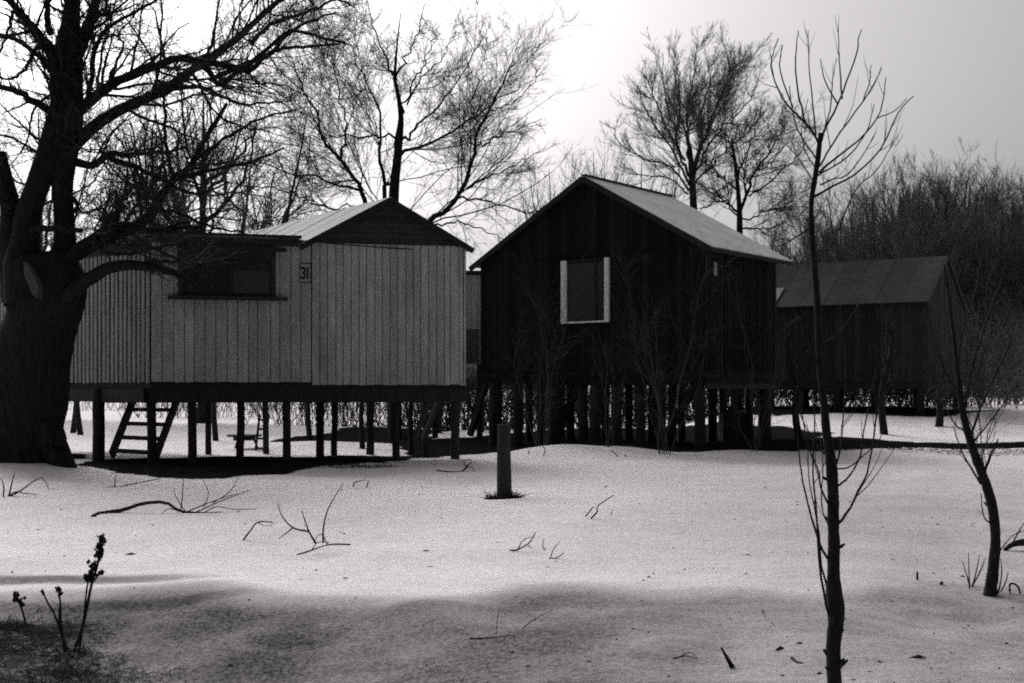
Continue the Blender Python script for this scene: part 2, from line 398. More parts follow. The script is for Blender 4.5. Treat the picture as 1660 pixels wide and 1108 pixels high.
# back and right walls, floor
C3 = C2 + sd * 5.6
m = MB()
for a, b in ((C2, C3), (C3, C0)):
    d_ = unit(b - a); nn = np.array([d_[1], -d_[0]]); m.box(P3(a, zb), P3((b - a), 0), P3(-nn * 0.08, 0), (0, 0, zt - zb))
m.build('back_wall', M['brown_wood'], hutA, base)
m = MB(); e = fn * 0.02
m.hexa([P3(C0, 1.62), P3(C1 + e, 1.62), P3(C2 + e, 1.62), P3(C3, 1.62)], [P3(C0, 1.742), P3(C1 + e, 1.742), P3(C2 + e, 1.742), P3(C3, 1.742)])
m.build('floor_deck', M['stilt_wood'], hutA, base)
for a, b, zz in ((C1 - fd * .05, C2 + fd * .05, 1.545), (C1 + sd * .2, C0, 1.545), (C1 - fd * .05 + sd * 2.2, C2 + sd * 2.2, 1.53), (C2 + sd * .2, C3, 1.545)):
    m = MB(); m.beam(P3(a, zz - .07), P3(b, zz - .07), 0.13, 0.29 if zz > 1.54 else 0.31); m.build('floor_beam', M['stilt_wood'], hutA, base)
# gable: horizontal dark boards
tL, tP, tR = 3.30, 5.03, LA; zE, zP = 4.775, 5.74
rows = 8
for i in range(rows):
    z0 = zE + (zP - zE) * i / rows + .004; z1 = zE + (zP - zE) * (i + 1) / rows - .004
    f0, f1 = (z0 - zE) / (zP - zE), (z1 - zE) / (zP - zE)
    off = fn * (0.02 + rng.uniform(0, .012)); q = fn * 0.03
    l0, r0, l1, r1 = tL + (tP - tL) * f0, tR + (tP - tR) * f0, tL + (tP - tL) * f1, tR + (tP - tR) * f1
    m = MB()
    m.hexa([P3(C1 + fd * l0 + off, z0), P3(C1 + fd * l0 + off + q, z0), P3(C1 + fd * r0 + off + q, z0), P3(C1 + fd * r0 + off, z0)],
           [P3(C1 + fd * l1 + off, z1), P3(C1 + fd * l1 + off + q, z1), P3(C1 + fd * r1 + off + q, z1), P3(C1 + fd * r1 + off, z1)])
    m.build('gable_board', M['gable_wood'], hutA, base)
# gable roof: ridge runs back to the left
rd = np.array([-0.585, 0.811]); RL = 7.2
of = fn * 0.16
pk = P3(C1 + fd * tP + of, zP + .03); pl = P3(C1 + fd * (tL - 0.22) + of, zE - .12 + .03); pr = P3(C1 + fd * (tR + 0.14) + of, zE - .10 + .03)
npan = 7
rdv = P3(rd, 0)
for side, pe in (('l', pl), ('r', pr)):
    for i in range(npan):
        a0, a1 = RL * i / npan + (0.01 if i else 0), RL * (i + 1) / npan - 0.01
        b = [pe + rdv * a0, pe + rdv * a1, pk + rdv * a1, pk + rdv * a0]
        if side == 'r': b = b[::-1]
        nn = unit(np.cross(b[1] - b[0], b[3] - b[0])); nn = nn * (1 if nn[2] > 0 else -1)
        lift = rng.uniform(0, .003)
        m = MB(); m.hexa([k + nn * lift for k in b], [k + nn * (0.03 + lift) for k in b]); pan = m.build('roof_sheet', M['roof_pale'], hutA, base)
        if i in (2, 4, 5, 6) and side == 'l':
            s0 = pe + rdv * a0 + nn * .06 - (pk - pe) * 0.03; s1 = pk + rdv * a0 + nn * .06 + (pk - pe) * (0.02 if i % 2 else 0.0)
            m = MB(); m.beam(s0 - nn * .024, s1 - nn * .024, 0.05, 0.008, up=nn); m.build('roof_batten', M['trim'], hutA, base)
m = MB(); m.beam(pl - P3(fn, 0) * -.01 - np.array([0, 0, .05]), pk - np.array([0, 0, .05]), 0.05, 0.11); m.build('bargeboard', M['trim'], hutA, base)
m = MB(); m.beam(pk + P3(fn, 0) * .012 - np.array([0, 0, .05]), pr + P3(fn, 0) * .012 - np.array([0, 0, .05]), 0.05, 0.11); m.build('bargeboard', M['trim'], hutA, base)
# low roof over the left part
e0 = C1 - fd * 0.25 + fn * 0.28; e1 = C1 + fd * 3.12 + fn * 0.28
k0 = C0 + fd * 0.2 + sn * 0.2; k1 = C1 + fd * 3.12 + sd * 4.5
m = MB(); z1_, z2_ = 4.84, 4.70
m.hexa([P3(e0, z1_), P3(e1, z1_ - .02), P3(k1, z2_), P3(k0, z2_)], [P3(e0, z1_ + .05), P3(e1, z1_ + .03), P3(k1, z2_ + .05), P3(k0, z2_ + .05)]); m.build('lean_roof', M['roof_pale'], hutA, base)
m = MB(); m.beam(P3(e0 + fn * .02, 4.885), P3(e1 + fn * .02, 4.865), 0.03, 0.05); m.build('eave_strip', M['trim'], hutA, base)
m = MB(); m.beam(P3(C1 - fd * .1 + fn * .06, 4.77), P3(C1 + fd * 3.2 + fn * .06, 4.75), 0.05, 0.13); m.build('eave_board', M['brown_wood'], hutA, base)
m = MB(); m.beam(P3(C1 + sn * .07, 4.70), P3(C0 + sn * .07, 4.70), 0.06, 0.25); m.build('eave_board', M['brown_wood'], hutA, base)
# window with its long sill
def onA(px, py, off=0.03):
    """point on the front wall plane for a photo position"""
    k = (px - 830) / F; t = (k * C1[1] - C1[0]) / (fd[0] - k * fd[1]); p = C1 + fd * t + fn * off
    return P3(p, CAM_H + (HZ - py) / F * p[1]), t
def zA(px, py): return onA(px, py)[0][2]
_, t0 = onA(289, 440); _, t1 = onA(447, 440); zs, zh = zA(370, 486), zA(370, 398)
def rectA(ta, tb, za, zc, off, th): 
    m = MB(); m.box(P3(C1 + fd * ta + fn * off, za), P3(fd * (tb - ta), 0), P3(fn * th, 0), (0, 0, zc - za)); return m
winw = rectA(t0, t1, zs, zh, 0.041, 0.02).build('window', M['trim'], hutA, base)
tm = t0 + (t1 - t0) * .53
for a, b, mt in ((t0 + .13, tm - .05, 'glass'), (tm + .05, t1 - .14, 'dusty_glass')):
    rectA(a, b, zs + .14, zs + .62, 0.062, 0.006).build('pane', M[mt], winw, base)
for (a, b, c, d_) in ((t0, t0 + .1, zs + .1, zh - .3), (t1 - .1, t1, zs + .1, zh - .3), (tm - .04, tm + .04, zs + .1, zh - .3), (t0, t1, zs + .02, zs + .1), (t0 - .0, t1 + .0, zh - .3, zh)):
    rectA(a, b, c, d_, 0.063, 0.035 if c < zh - .35 else 0.06).build('frame', M['brown_wood'], winw, base)
_, ta = onA(273, 480); _, tb = onA(466, 480)
rectA(ta, tb, zs - .02, zs + .055, 0.10, 0.14).build('sill', M['brown_wood'], winw, base)
rectA(t1, t1 + .22, zh - .12, zh - .04, 0.06, 0.05).build('bracket', M['trim'], winw, base)
# number plate
_, ta = onA(486, 440); _, tb = onA(504, 440)
pz0, pz1 = zA(495, 459), zA(495, 427)
plate = rectA(ta, tb, pz0, pz1, 0.045, 0.008).build('number_plate', M['plate'], hutA, base)
for (a, b, c, d_) in ((0, 1, 0, .06), (0, 1, .94, 1), (0, .07, .06, .94), (.93, 1, .06, .94)):
    w_, h_ = tb - ta, pz1 - pz0
    rectA(ta + w_ * a, ta + w_ * b, pz0 + h_ * c, pz0 + h_ * d_, .054, .004).build('plate_edge', M['step_wood'], plate, base)
for ch, cx in (('3', 0.32), ('1', 0.70)):
    cu = bpy.data.curves.new('digit', 'FONT'); cu.body = ch; cu.size = 0.36; cu.extrude = 0.003; cu.align_x = 'CENTER'; cu.offset = 0.011
    to = bpy.data.objects.new('tmp', cu); C.objects.link(to)
    bpy.context.view_layer.update()
    me = bpy.data.meshes.new_from_object(to.evaluated_get(bpy.context.evaluated_depsgraph_get()))
    bpy.data.objects.remove(to); bpy.data.curves.remove(cu)
    me.materials.clear(); me.name = 'digit'
    dg = link('digit', me, M['ink'], plate)
    p = P3(C1 + fd * (ta + (tb - ta) * cx) + fn * 0.058, pz0 + .085) - base
    dg.location = p; dg.rotation_euler = (R(90), 0, R(12)); dg.scale = (0.72, 1, 1)
# stilts
for px, d, w_ in ((160, 27.5, .27), (245, 26.35, .20), (311, 26.4, .19), (390, 26.6, .17), (465, 26.8, .18), (518, 29.6, .20), (543, 30.2, .16), (642, 27.3, .17), (738, 27.55, .20), (690, 30.6, .16), (430, 31.5, .16), (600, 30.8, .2), (338, 30.5, .15)):
    x = (px - 830) / F * d; g = float(gz(x, d)) - .15
    m = MB(); a = rng.normal(0, .02, 2); wob = rng.normal(0, .008, (5, 2))
    m.tube([(x + a[0] * (1 - k) + wob[i, 0], d + a[1] * (1 - k) + wob[i, 1], g + (1.62 - g) * k) for i, k in enumerate((0, .25, .5, .75, 1))], [w_ * .52, w_ * .5, w_ * .49, w_ * .5, w_ * .5], 9)
    m.build('stilt', M['stilt_wood'], hutA, base)

for (xa, ya, da), (xb, yb, db) in (((686, 712, 30.4), (715, 640, 29.4)), ((700, 640, 29.0), (672, 712, 29.6))):
    m = MB(); m.beam(W(xa, ya, da), W(xb, yb, db), .10, .12); m.build('brace', M['stilt_wood'], hutA, np.array(hutA.location))
# steps under the pale hut
sb_ = on_ground(215, 741)
steps = thing('wooden_steps', 'open wooden steps leaning up under the floor of the pale hut', 'steps', sb_)
a0, a1 = W(181, 738, 27.6), W(217, 646, 28.6); b0, b1 = W(252, 742, 27.6), W(288, 646, 28.6)
for a, b in ((a0, a1), (b0, b1)):
    m = MB(); m.beam(a, b, 0.07, 0.27, up=(0, -1, .6)); m.build('stringer', M['step_wood'], steps, sb_)
for k in (0.06, 0.29, 0.53, 0.78):
    p = a0 + (a1 - a0) * k; q = b0 + (b1 - b0) * k
    m = MB(); m.box(p + np.array([0, -.13, -.02]), q - p, (0, .26, 0), (0, 0, .085)); m.build('tread', M['step_wood'], steps, sb_)

# round table and a short ladder under the pale hut
tb_ = on_ground(396, 728); 
tab = thing('garden_table', 'low dark round table standing under the pale hut', 'table', tb_)
m = MB(); ang = np.arange(20) * 2 * math.pi / 20
ct = W(396, 708, tb_[1]); m.tube([ct, ct + np.array([0, 0, .05])], [.46, .46], 20); m.build('table_top', M['stilt_wood'], tab, tb_)
m = MB(); m.tube([ct + np.array([0, 0, -.10]), ct + np.array([0, 0, -.002])], [.3, .3], 12); m.build('apron', M['stilt_wood'], tab, tb_)
for q in range(3):
    a = q * 2.094 + .4; f = np.array([math.cos(a), math.sin(a), 0])
    m = MB(); m.tube([ct + f * .27 - np.array([0, 0, .1]), np.array([ct[0] + f[0] * .38, ct[1] + f[1] * .38, tb_[2] - .04])], [.03, .025], 6); m.build('leg', M['stilt_wood'], tab, tb_)
lb_ = on_ground(424, 731)
lad = thing('short_ladder', 'short wooden ladder leaning beside the round table under the hut', 'ladder', lb_)
l0, l1 = W(414, 733, lb_[1]), W(421, 672, lb_[1] + .7); r0, r1 = W(427, 733, lb_[1]), W(436, 672, lb_[1] + .7)
for a, b in ((l0, l1), (r0, r1)):
    m = MB(); m.beam(a, b, .05, .07); m.build('rail', M['stilt_wood'], lad, lb_)
for k in (.1, .35, .6, .85):
    m = MB(); m.beam(l0 + (l1 - l0) * k, r0 + (r1 - r0) * k, .04, .05); m.build('rung', M['stilt_wood'], lad, lb_)

# cable across the front of the pale hut
m = MB(); ca, cb = onA(448, 386, .36)[0], W(766, 408, 27.6)
pts = [ca + (cb - ca) * k + np.array([0, -.02, -.22 * k * (1 - k)]) for k in np.linspace(0, 1, 16)]
m.tube(pts, .014, 5); o = m.build('cable', M['trim'], None, ca); o.location = ca
tag(o, 'thin dark cable sagging across the front of the pale hut below its gable', 'cable')

# ------------------------------------------------------------------ dark hut with the white framed window
rng = np.random.default_rng(23)
base = np.array([3.4, 32.5, 0.2])
hutB = thing('stilt_hut', 'black boarded hut on stilts with one white framed window and pale roof', 'hut', base)
K = np.array([4.66, 30.0]); sdB = np.array([.616, .788]); fdB = np.array([-.788, .616]); WB, DB = 7.0, 3.9
KL = K + fdB * WB; KR = K + sdB * DB; KB = KL + sdB * DB
nF = np.array([-.616, -.788]); nS = np.array([.788, -.616])
zf, zw, zk = 2.08, 5.14, 7.10
def topB(t): return zw - .02 + (zk - .08 - zw) * (1 - abs(t - .5) / .5)
m = MB()
b5 = [K, KL]
m.hexa([P3(K - nF * .1, zf), P3(K - nF * .004, zf), P3(KL - nF * .004, zf), P3(KL - nF * .1, zf)], [P3(K - nF * .1, zw), P3(K - nF * .004, zw), P3(KL - nF * .004, zw), P3(KL - nF * .1, zw)])
mid = (K + KL) / 2
m.hexa([P3(K - nF * .1, zw + .002), P3(K - nF * .004, zw + .002), P3(KL - nF * .004, zw + .002), P3(KL - nF * .1, zw + .002)], [P3(mid - nF * .1, zk - .1), P3(mid - nF * .004, zk - .1), P3(mid - nF * .004 + fdB * .01, zk - .1), P3(mid - nF * .1 + fdB * .01, zk - .1)])
wallB = m.build('front_wall', M['trim'], hutB, base)
planks(wallB, K, KL, zf, topB, 36, .028, M['dark_wood'], rng, out=nF, gap=.006, jit=.006)
m = MB(); m.box(P3(K - nS * .1, zf), P3(sdB * DB, 0), P3(nS * .096, 0), (0, 0, zw - zf)); wallBs = m.build('side_wall', M['trim'], hutB, base)
planks(wallBs, K, KR, zf, lambda t: zw - .02, 20, .028, M['dark_wood'], rng, out=nS, gap=.02, jit=.012)
m = MB()
for a, b in ((KR, KB), (KB, KL)):
    d_ = unit(b - a); nn = np.array([d_[1], -d_[0]]); m.box(P3(a, zf), P3(b - a, 0), P3(-nn * .08, 0), (0, 0, zw - zf))
m.build('back_wall', M['brown_wood'], hutB, base)
m = MB(); m.hexa([P3(k, zf - .14) for k in (K, KR, KB, KL)], [P3(k, zf - .006) for k in (K, KR, KB, KL)]); m.build('floor_deck', M['dark_wood'], hutB, base)
for a, b in ((K, KL), (K, KR), (KR, KB), (K + sdB * 2, KL + sdB * 2)):
    m = MB(); m.beam(P3(a, zf - .235), P3(b, zf - .235), .14, .18); m.build('floor_beam', M['dark_wood'], hutB, base)
m = MB(); m.box(P3(K + sdB * .05 + nS * .02, zf - .46), P3(sdB * (DB - .1), 0), P3(nS * .03, 0), (0, 0, .34)); m.build('skirt_board', M['gable_wood'], hutB, base)
# roof
sl = np.array([0, 0, (zk - zw) / (WB / 2)])
oF = nF * .10
rB = P3(mid + oF, zk + .04)
eR = P3(K - fdB * .24 + oF, zw - .24 * sl[2] + .04); eL = P3(KL + fdB * .30 + oF, zw - .30 * sl[2] + .04)
RLB = DB + .10 + .52; sv = P3(sdB, 0)
for pe, mt in ((eR, 'roof_bright'), (eL, 'roof_bright')):
    n = 5
    for i in range(n):
        a0, a1 = RLB * i / n + .004, RLB * (i + 1) / n - .004
        b = [pe + sv * a0, pe + sv * a1, rB + sv * a1, rB + sv * a0]; nn = unit(np.cross(b[1] - b[0], b[3] - b[0])); nn *= 1 if nn[2] > 0 else -1
        lift = rng.uniform(0, .002); m = MB(); m.hexa([k + nn * lift for k in b], [k + nn * (.03 + lift) for k in b]); m.build('roof_sheet', M[mt], hutB, base)
dn = np.array([0, 0, .06])
for a, b, k in ((eR, rB, 0), (rB, eL, .012)):
    m = MB(); m.beam(a + P3(nF, 0) * (k + .02) - dn, b + P3(nF, 0) * (k + .02) - dn, .05, .14); m.build('bargeboard', M['trim'], hutB, base)
m = MB(); m.beam(eR + P3(nF, 0) * -.02 - dn * .9, eR + sv * RLB - dn * .9, .05, .09); m.build('eave_board', M['trim'], hutB, base)
m = MB(); m.beam(rB + sv * .02 + np.array([0, 0, .05]), rB + sv * RLB + np.array([0, 0, .05]), .14, .03); m.build('ridge_cap', M['roof_dark'], hutB, base)
# cross rail at eave height
m = MB(); m.beam(P3(K + nF * .045, zw - .04), P3(KL + nF * .045, zw - .04), .016, .06); m.build('cross_rail', M['dark_wood'], hutB, base)
# window
def onB(px, off=.04):
    k = (px - 830) / F; t = (k * K[1] - K[0]) / (fdB[0] - k * fdB[1]); p = K + fdB * t + nF * off; return p, t
def zB(px, py): return CAM_H + (HZ - py) / F * onB(px)[0][1]
_, tl = onB(913); _, tr = onB(990)
z0, z1 = zB(950, 524), zB(950, 421)
def rectB(ta, tb, za, zc, off, th):
    m = MB(); m.box(P3(K + fdB * ta + nF * off, za), P3(fdB * (tb - ta), 0), P3(nF * th, 0), (0, 0, zc - za)); return m
wB = rectB(tr + .1, tl - .1, z0 + .03, z1 - .03, .042, .012).build('window', M['trim'], hutB, base)
rectB(tr + .2, tl - .2, z0 + .06, z1 - .1, .056, .006).build('pane', M['dusty_glass'], wB, base)
rectB(tl - .17, tl, z0, z1, .042, .07).build('frame', M['white'], wB, base)
rectB(tr, tr + .13, z0, z1, .042, .07).build('frame', M['white'], wB, base)
rectB(tr + .131, tl - .171, z0, z0 + .045, .042, .06).build('frame', M['white'], wB, base)
rectB(tr + .131, tl - .171, z1 - .03, z1, .042, .06).build('frame', M['brown_wood'], wB, base)
rectB((tl + tr) / 2 - .35, (tl + tr) / 2 - .31, z0 + .05, z1 - .03, .062, .03).build('glazing_bar', M['trim'], wB, base)
# small pale vent on the side wall
m = MB(); vt = K + sdB * .42 + nS * .04; m.box(P3(vt, 4.4), P3(sdB * .13, 0), P3(nS * .03, 0), (0, 0, .33)); m.build('vent_board', M['plate'], hutB, base)
for px, d, w_ in ((803, 34.0, .36), (840, 33.6, .26), (877, 33.5, .24), (897, 33.0, .36), (945, 32.4, .28), (966, 32.1, .30), (1000, 31.8, .26), (1037, 31.4, .22), (1072, 31.0, .24), (1135, 30.2, .28), (1190, 31.6, .2), (1241, 32.9, .36), (1105, 35.5, .24), (1040, 36.5, .24), (910, 37.5, .25), (858, 35.5, .22), (925, 35.0, .24), (982, 34.0, .24), (1020, 34.5, .22), (1058, 33.5, .24), (1090, 33.0, .22), (1155, 34.0, .26), (1172, 35.5, .24), (1215, 33.8, .24)):
    x = (px - 830) / F * d; g = float(gz(x, d)) - .15; m = MB(); wob = rng.normal(0, .01, (4, 2))
    m.tube([(x + wob[i, 0], d + wob[i, 1], g + (zf - .3 - g) * k) for i, k in enumerate((0, .33, .66, 1))], [w_ * .53, w_ * .5, w_ * .5, w_ * .5], 9); m.build('stilt', M['stilt_wood'], hutB, base)
for (xa, ya, da), (xb, yb, db) in (((762, 706, 34.6), (788, 622, 34.2)), ((905, 700, 33.4), (940, 622, 32.6)), ((1075, 712, 31.2), (1130, 625, 30.5))):
    m = MB(); m.beam(W(xa, ya, da), W(xb, yb, db), .13, .15); m.build('brace', M['stilt_wood'], hutB, base)
# crate under the dark hut
cb_ = on_ground(1192, 705); 
m = MB(); cp = np.array([(1172 - 830) / F * 33.0, 33.0, float(gz(5.8, 33.0))])
crate = thing('wooden_crate', 'dark wooden crate standing under the dark hut', 'crate', cp)
for i in range(4):
    m = MB(); m.box(cp + np.array([0, 0, .02 + .2 * i]), (.62, 0, 0), (0, .02, 0), (0, 0, .18)); m.build('slat', M['stilt_wood'], crate, cp)
m = MB(); m.box(cp + np.array([.01, .025, .02]), (.6, 0, 0), (0, .5, 0), (0, 0, .76)); m.build('box_body', M['stilt_wood'], crate, cp)

# ------------------------------------------------------------------ hut at the right
rng = np.random.default_rng(31)
base = np.array([12.0, 40.0, .8])
hutC = thing('stilt_hut', 'brown hut on short stilts at right with dull ribbed sheet roof', 'hut', base)
Q = np.array([12.79, 38.0]); dS = unit(np.array([2.4, 3.6])); dF = np.array([-dS[1], dS[0]]); LS, LF = 4.3, 7.0
QL = Q + dF * LF; QB = Q + dS * LS; QX = QL + dS * LS; nFc = -dS; nSc = np.array([dS[1], -dS[0]])
zf, zw, zk = 1.83, 4.42, 5.86
m = MB(); m.box(P3(Q - nFc * .1, zf), P3(dF * LF, 0), P3(nFc * .096, 0), (0, 0, zw - zf)); wf = m.build('front_wall', M['trim'], hutC, base)
planks(wf, Q, QL, zf, lambda t: zw, 34, .028, M['brown_wood'], rng, out=nFc, gap=.006, jit=.01)
m = MB(); m.box(P3(Q - nSc * .1, zf), P3(dS * LS, 0), P3(nSc * .096, 0), (0, 0, zw - zf)); ws = m.build('gable_wall', M['trim'], hutC, base)
planks(ws, Q, QB, zf, lambda t: zw + (zk - .06 - zw) * (1 - abs(t - .5) / .5), 16, .028, M['brown_wood'], rng, out=nSc, gap=.015, jit=.012)
m = MB()
for a, b in ((QB, QX), (QX, QL)):
    d_ = unit(b - a); nn = np.array([d_[1], -d_[0]]); m.box(P3(a, zf), P3(b - a, 0), P3(-nn * .08, 0), (0, 0, zw - zf))
m.build('back_wall', M['brown_wood'], hutC, base)
m = MB(); m.box(P3(Q + nSc * .03 + nFc * .03, zf), P3(-nFc * .05, 0), P3(-nSc * .45, 0), (0, 0, zw - zf - .02)); m.build('corner_board', M['gable_wood'], hutC, base)
m = MB(); m.hexa([P3(k, zf - .2) for k in (Q, QB, QX, QL)], [P3(k, zf - .005) for k in (Q, QB, QX, QL)]); m.build('floor_deck', M['stilt_wood'], hutC, base)
mC = Q + dS * LS / 2; rC = P3(mC + nSc * .06, zk + .03); slC = (zk - zw) / (LS / 2)
eF = P3(Q - dS * .25 + nSc * .06, zw - .25 * slC + .03); eB = P3(QB + dS * .25 + nSc * .06, zw - .25 * slC + .03); dv = P3(dF, 0)
n = 9; RC = LF + .4
for pe, front in ((eF, 1), (eB, 0)):
    for i in range(n):
        a0, a1 = RC * i / n + .006, RC * (i + 1) / n - .006
        b = [pe + dv * a0, pe + dv * a1, rC + dv * a1, rC + dv * a0]; nn = unit(np.cross(b[1] - b[0], b[3] - b[0])); nn *= 1 if nn[2] > 0 else -1
        lift = rng.uniform(0, .002); pale = front and i >= 6
        m = MB(); m.hexa([k + nn * lift for k in b], [k + nn * (.03 + lift) for k in b]); m.build('roof_sheet', M['roof_dark'], hutC, base)
        if front and i:
            m = MB(); m.beam(pe + dv * a0 + nn * .0345, rC + dv * a0 + nn * .0345, .045, .005, up=nn); m.build('roof_batten', M['roof_dark'], hutC, base)
        if pale:
            h = .42; b2 = [b[0], b[1], b[1] + (b[2] - b[1]) * h, b[0] + (b[3] - b[0]) * h]
            m = MB(); m.hexa([k + nn * .052 for k in b2], [k + nn * .07 for k in b2]); m.build('patch_sheet', M['roof_pale'], hutC, base)
for a, b, k in ((eF, rC, 0), (rC, eB, .012)):
    m = MB(); m.beam(a + P3(nSc, 0) * (k + .02) - dn * .7, b + P3(nSc, 0) * (k + .02) - dn * .7, .05, .12); m.build('bargeboard', M['gable_wood'], hutC, base)
for a, b in ((Q, QL), (QB, QX)):
    for k in np.linspace(.03, .97, 6):
        p = a + (b - a) * k; g = float(gz(*p)) - .1; m = MB(); m.tube([P3(p, g), P3(p, zf - .19)], [.13, .12], 8); m.build('stilt', M['stilt_wood'], hutC, base)

# pale shed seen in the gap between the two huts
base = np.array([-2.2, 40.5, .15])
shed = thing('pale_shed', 'pale boarded shed showing in the narrow gap between the two huts', 'shed', base)
m = MB(); m.box((-4.0, 40.0, 2.42), (3.05, 0, 0), (0, 2.6, 0), (0, 0, 2.9)); shw = m.build('wall', M['pale_wood'], shed, base)
for i in range(17):
    m = MB(); m.box((-4.0 + 3.05 / 17 * i + .006, 39.97, 2.42), (3.05 / 17 - .012, 0, 0), (0, .027, 0), (0, 0, 2.9)); m.build('plank', M['pale_wood'], shw, base)
m = MB(); m.box((-1.62, 39.94, 2.45), (.55, 0, 0), (0, .028, 0), (0, 0, 1.1)); m.build('door', M['step_wood'], shed, base)
m = MB(); m.hexa([(-4.2, 39.8, 5.36), (-.80, 39.8, 5.36), (-.80, 42.8, 5.36), (-4.2, 42.8, 5.36)], [(-4.2, 39.8, 5.44), (-.80, 39.8, 5.44), (-.80, 42.8, 5.6), (-4.2, 42.8, 5.6)]); m.build('roof', M['roof_dark'], shed, base)
for x in (-3.9, -2.5, -1.05):
    for y in (40.1, 42.5):
        m = MB(); m.tube([(x, y, -.1), (x, y, 2.42)], [.1, .1], 8); m.build('stilt', M['stilt_wood'], shed, base)

# ------------------------------------------------------------------ trees
def resample(pts, n):
    """smooth curve through the points (Catmull-Rom), n samples; pts (m,k)"""
    P = np.asarray(pts, float); m = len(P)
    Pe = np.vstack([2 * P[0] - P[1], P, 2 * P[-1] - P[-2]])
    out = []
    for s in np.linspace(0, m - 1, n):
        i = min(int(s), m - 2); t = s - i; a, b, c, d = Pe[i], Pe[i + 1], Pe[i + 2], Pe[i + 3]
        out.append(.5 * ((2 * b) + (c - a) * t + (2 * a - 5 * b + 4 * c - d) * t * t + (3 * b - a - 3 * c + d) * t ** 3))
    return np.array(out)

def limb_from_photo(pts, d0, d1, r0, r1, n=14, wig=.0, rg=None):
    """pts in photo pixels; d0->d1 depth; r0->r1 radius in metres"""
    m = len(pts); q = [W(p[0], p[1], d0 + (d1 - d0) * i / (m - 1)) for i, p in enumerate(pts)]
    P = resample(q, n)
    if wig and rg is not None: P[1:-1] += rg.normal(0, wig, (n - 2, 3))
    t = np.linspace(0, 1, n); return P, r0 + (r1 - r0) * t ** .8

def spawn(P, Rr, Ls, per, tmin, tmax, ang, lr, rr, rmin, rg, n, wander, up, bias=None, cmax=14):
    """children of every branch at once: returns P2, R2, L2"""
    B, npt, _ = P.shape
    cnt = rg.poisson(np.clip(per * np.asarray(Ls), 1.2, cmax)).astype(int)
    par = np.repeat(np.arange(B), cnt)
    if len(par) == 0: return np.zeros((0, n, 3)), np.zeros((0, n)), np.zeros(0)
    t = rg.uniform(tmin, tmax, len(par)); s = t * (npt - 1); i = np.clip(s.astype(int), 0, npt - 2); f = (s - i)[:, None]
    p = P[par, i] * (1 - f) + P[par, i + 1] * f
    r = Rr[par, i] * (1 - f[:, 0]) + Rr[par, i + 1] * f[:, 0]
    T = unit(P[par, i + 1] - P[par, i])
    h = unit(np.cross(T, rg.normal(0, 1, (len(par), 3))))
    a = np.radians(rg.normal(ang, 11, len(par)))[:, None]
    d = T * np.cos(a) + h * np.sin(a)
    Lc = np.asarray(Ls)[par] * lr * (1.15 - .6 * t) * rg.uniform(.55, 1.25, len(par))
    rc = np.maximum(np.minimum(r * rr, r * .8), rmin)
    pts = [p]; st = (Lc / (n - 1))[:, None]
    upv = np.array([0, 0, 1.0])
    for k in range(n - 1):
        d = unit(d + rg.normal(0, wander, d.shape) + upv * up + (0 if bias is None else np.asarray(bias)))
        p = p + d * st; pts.append(p)
    P2 = np.stack(pts, 1); tt = np.linspace(0, 1, n)
    R2 = rc[:, None] * (1 - .62 * tt)[None]
    return P2, R2, Lc

def plen(P): return np.linalg.norm(np.diff(P, axis=1), axis=2).sum(1)

def make_tree(name, label, cat, base, trunks, limbs, levels, rg, group=None, mats=('bark', 'twig'), trunk_sides=12, rough=0.0, limb_parts=True, bare=(), extra=()):
    """trunks/limbs: lists of (P, R); levels: spawn parameters applied in turn. Thing > trunk, limb..., twigs"""
    base = np.asarray(base, float)
    root = thing(name, label, cat, base, group)
    for P, r in trunks:
        v, q = tube_arrays(P[None], r[None], trunk_sides)
        if rough:
            a = rg.normal(0, 1, (6, 3)) * np.array([3.2, 3.2, 1.1]); ph = rg.uniform(0, 6, 6)
            ctr = np.repeat(P, trunk_sides, 0); dv_ = v - ctr
            wv = sum(np.sin(v @ a[k] * (1 + k * .6) + ph[k]) / (1 + k * .4) for k in range(6))
            v = ctr + dv_ * (1 + rough * wv)[:, None]
        n = len(P); top = len(v); v = np.vstack([v, P[-1:]])
        T = [[(n - 1) * trunk_sides + k, (n - 1) * trunk_sides + (k + 1) % trunk_sides, top] for k in range(trunk_sides)]
        link('trunk', np_mesh('trunk', v - base, q, T, True), M[mats[0]], root)
    Ps = np.stack([p for p, _ in limbs]); Rs = np.stack([r for _, r in limbs])
    if limb_parts:
        for k in range(len(Ps)):
            v, q = tube_arrays(Ps[k:k + 1], Rs[k:k + 1], 8); link('limb', np_mesh('limb', v - base, q, None, True), M[mats[0]], root)
    else:
        v, q = tube_arrays(Ps, Rs, 6); link('limbs', np_mesh('limbs', v - base, q, None, True), M[mats[0]], root, 'stuff')
    Vs, Qs, off = [], [], 0
    keep = [k for k in range(len(Ps)) if k not in bare]
    P, Rr = Ps[keep], Rs[keep]
    if len(extra): P = np.concatenate([P, np.stack([p for p, _ in extra])]); Rr = np.concatenate([Rr, np.stack([r for _, r in extra])])
    Ls = plen(P)
    for li, lv in enumerate(levels):
        P, Rr, Ls = spawn(P, Rr, Ls, rg=rg, **lv)
        if len(P) == 0: break
        v, q = tube_arrays(P, Rr, 4 if li == 0 else 3); Vs.append(v); Qs.append(q + off); off += len(v)
    if Vs: pass
    if Vs: link('twigs', np_mesh('twigs', np.concatenate(Vs) - base, np.concatenate(Qs), None, True), M[mats[1]], root, 'stuff')
    return root

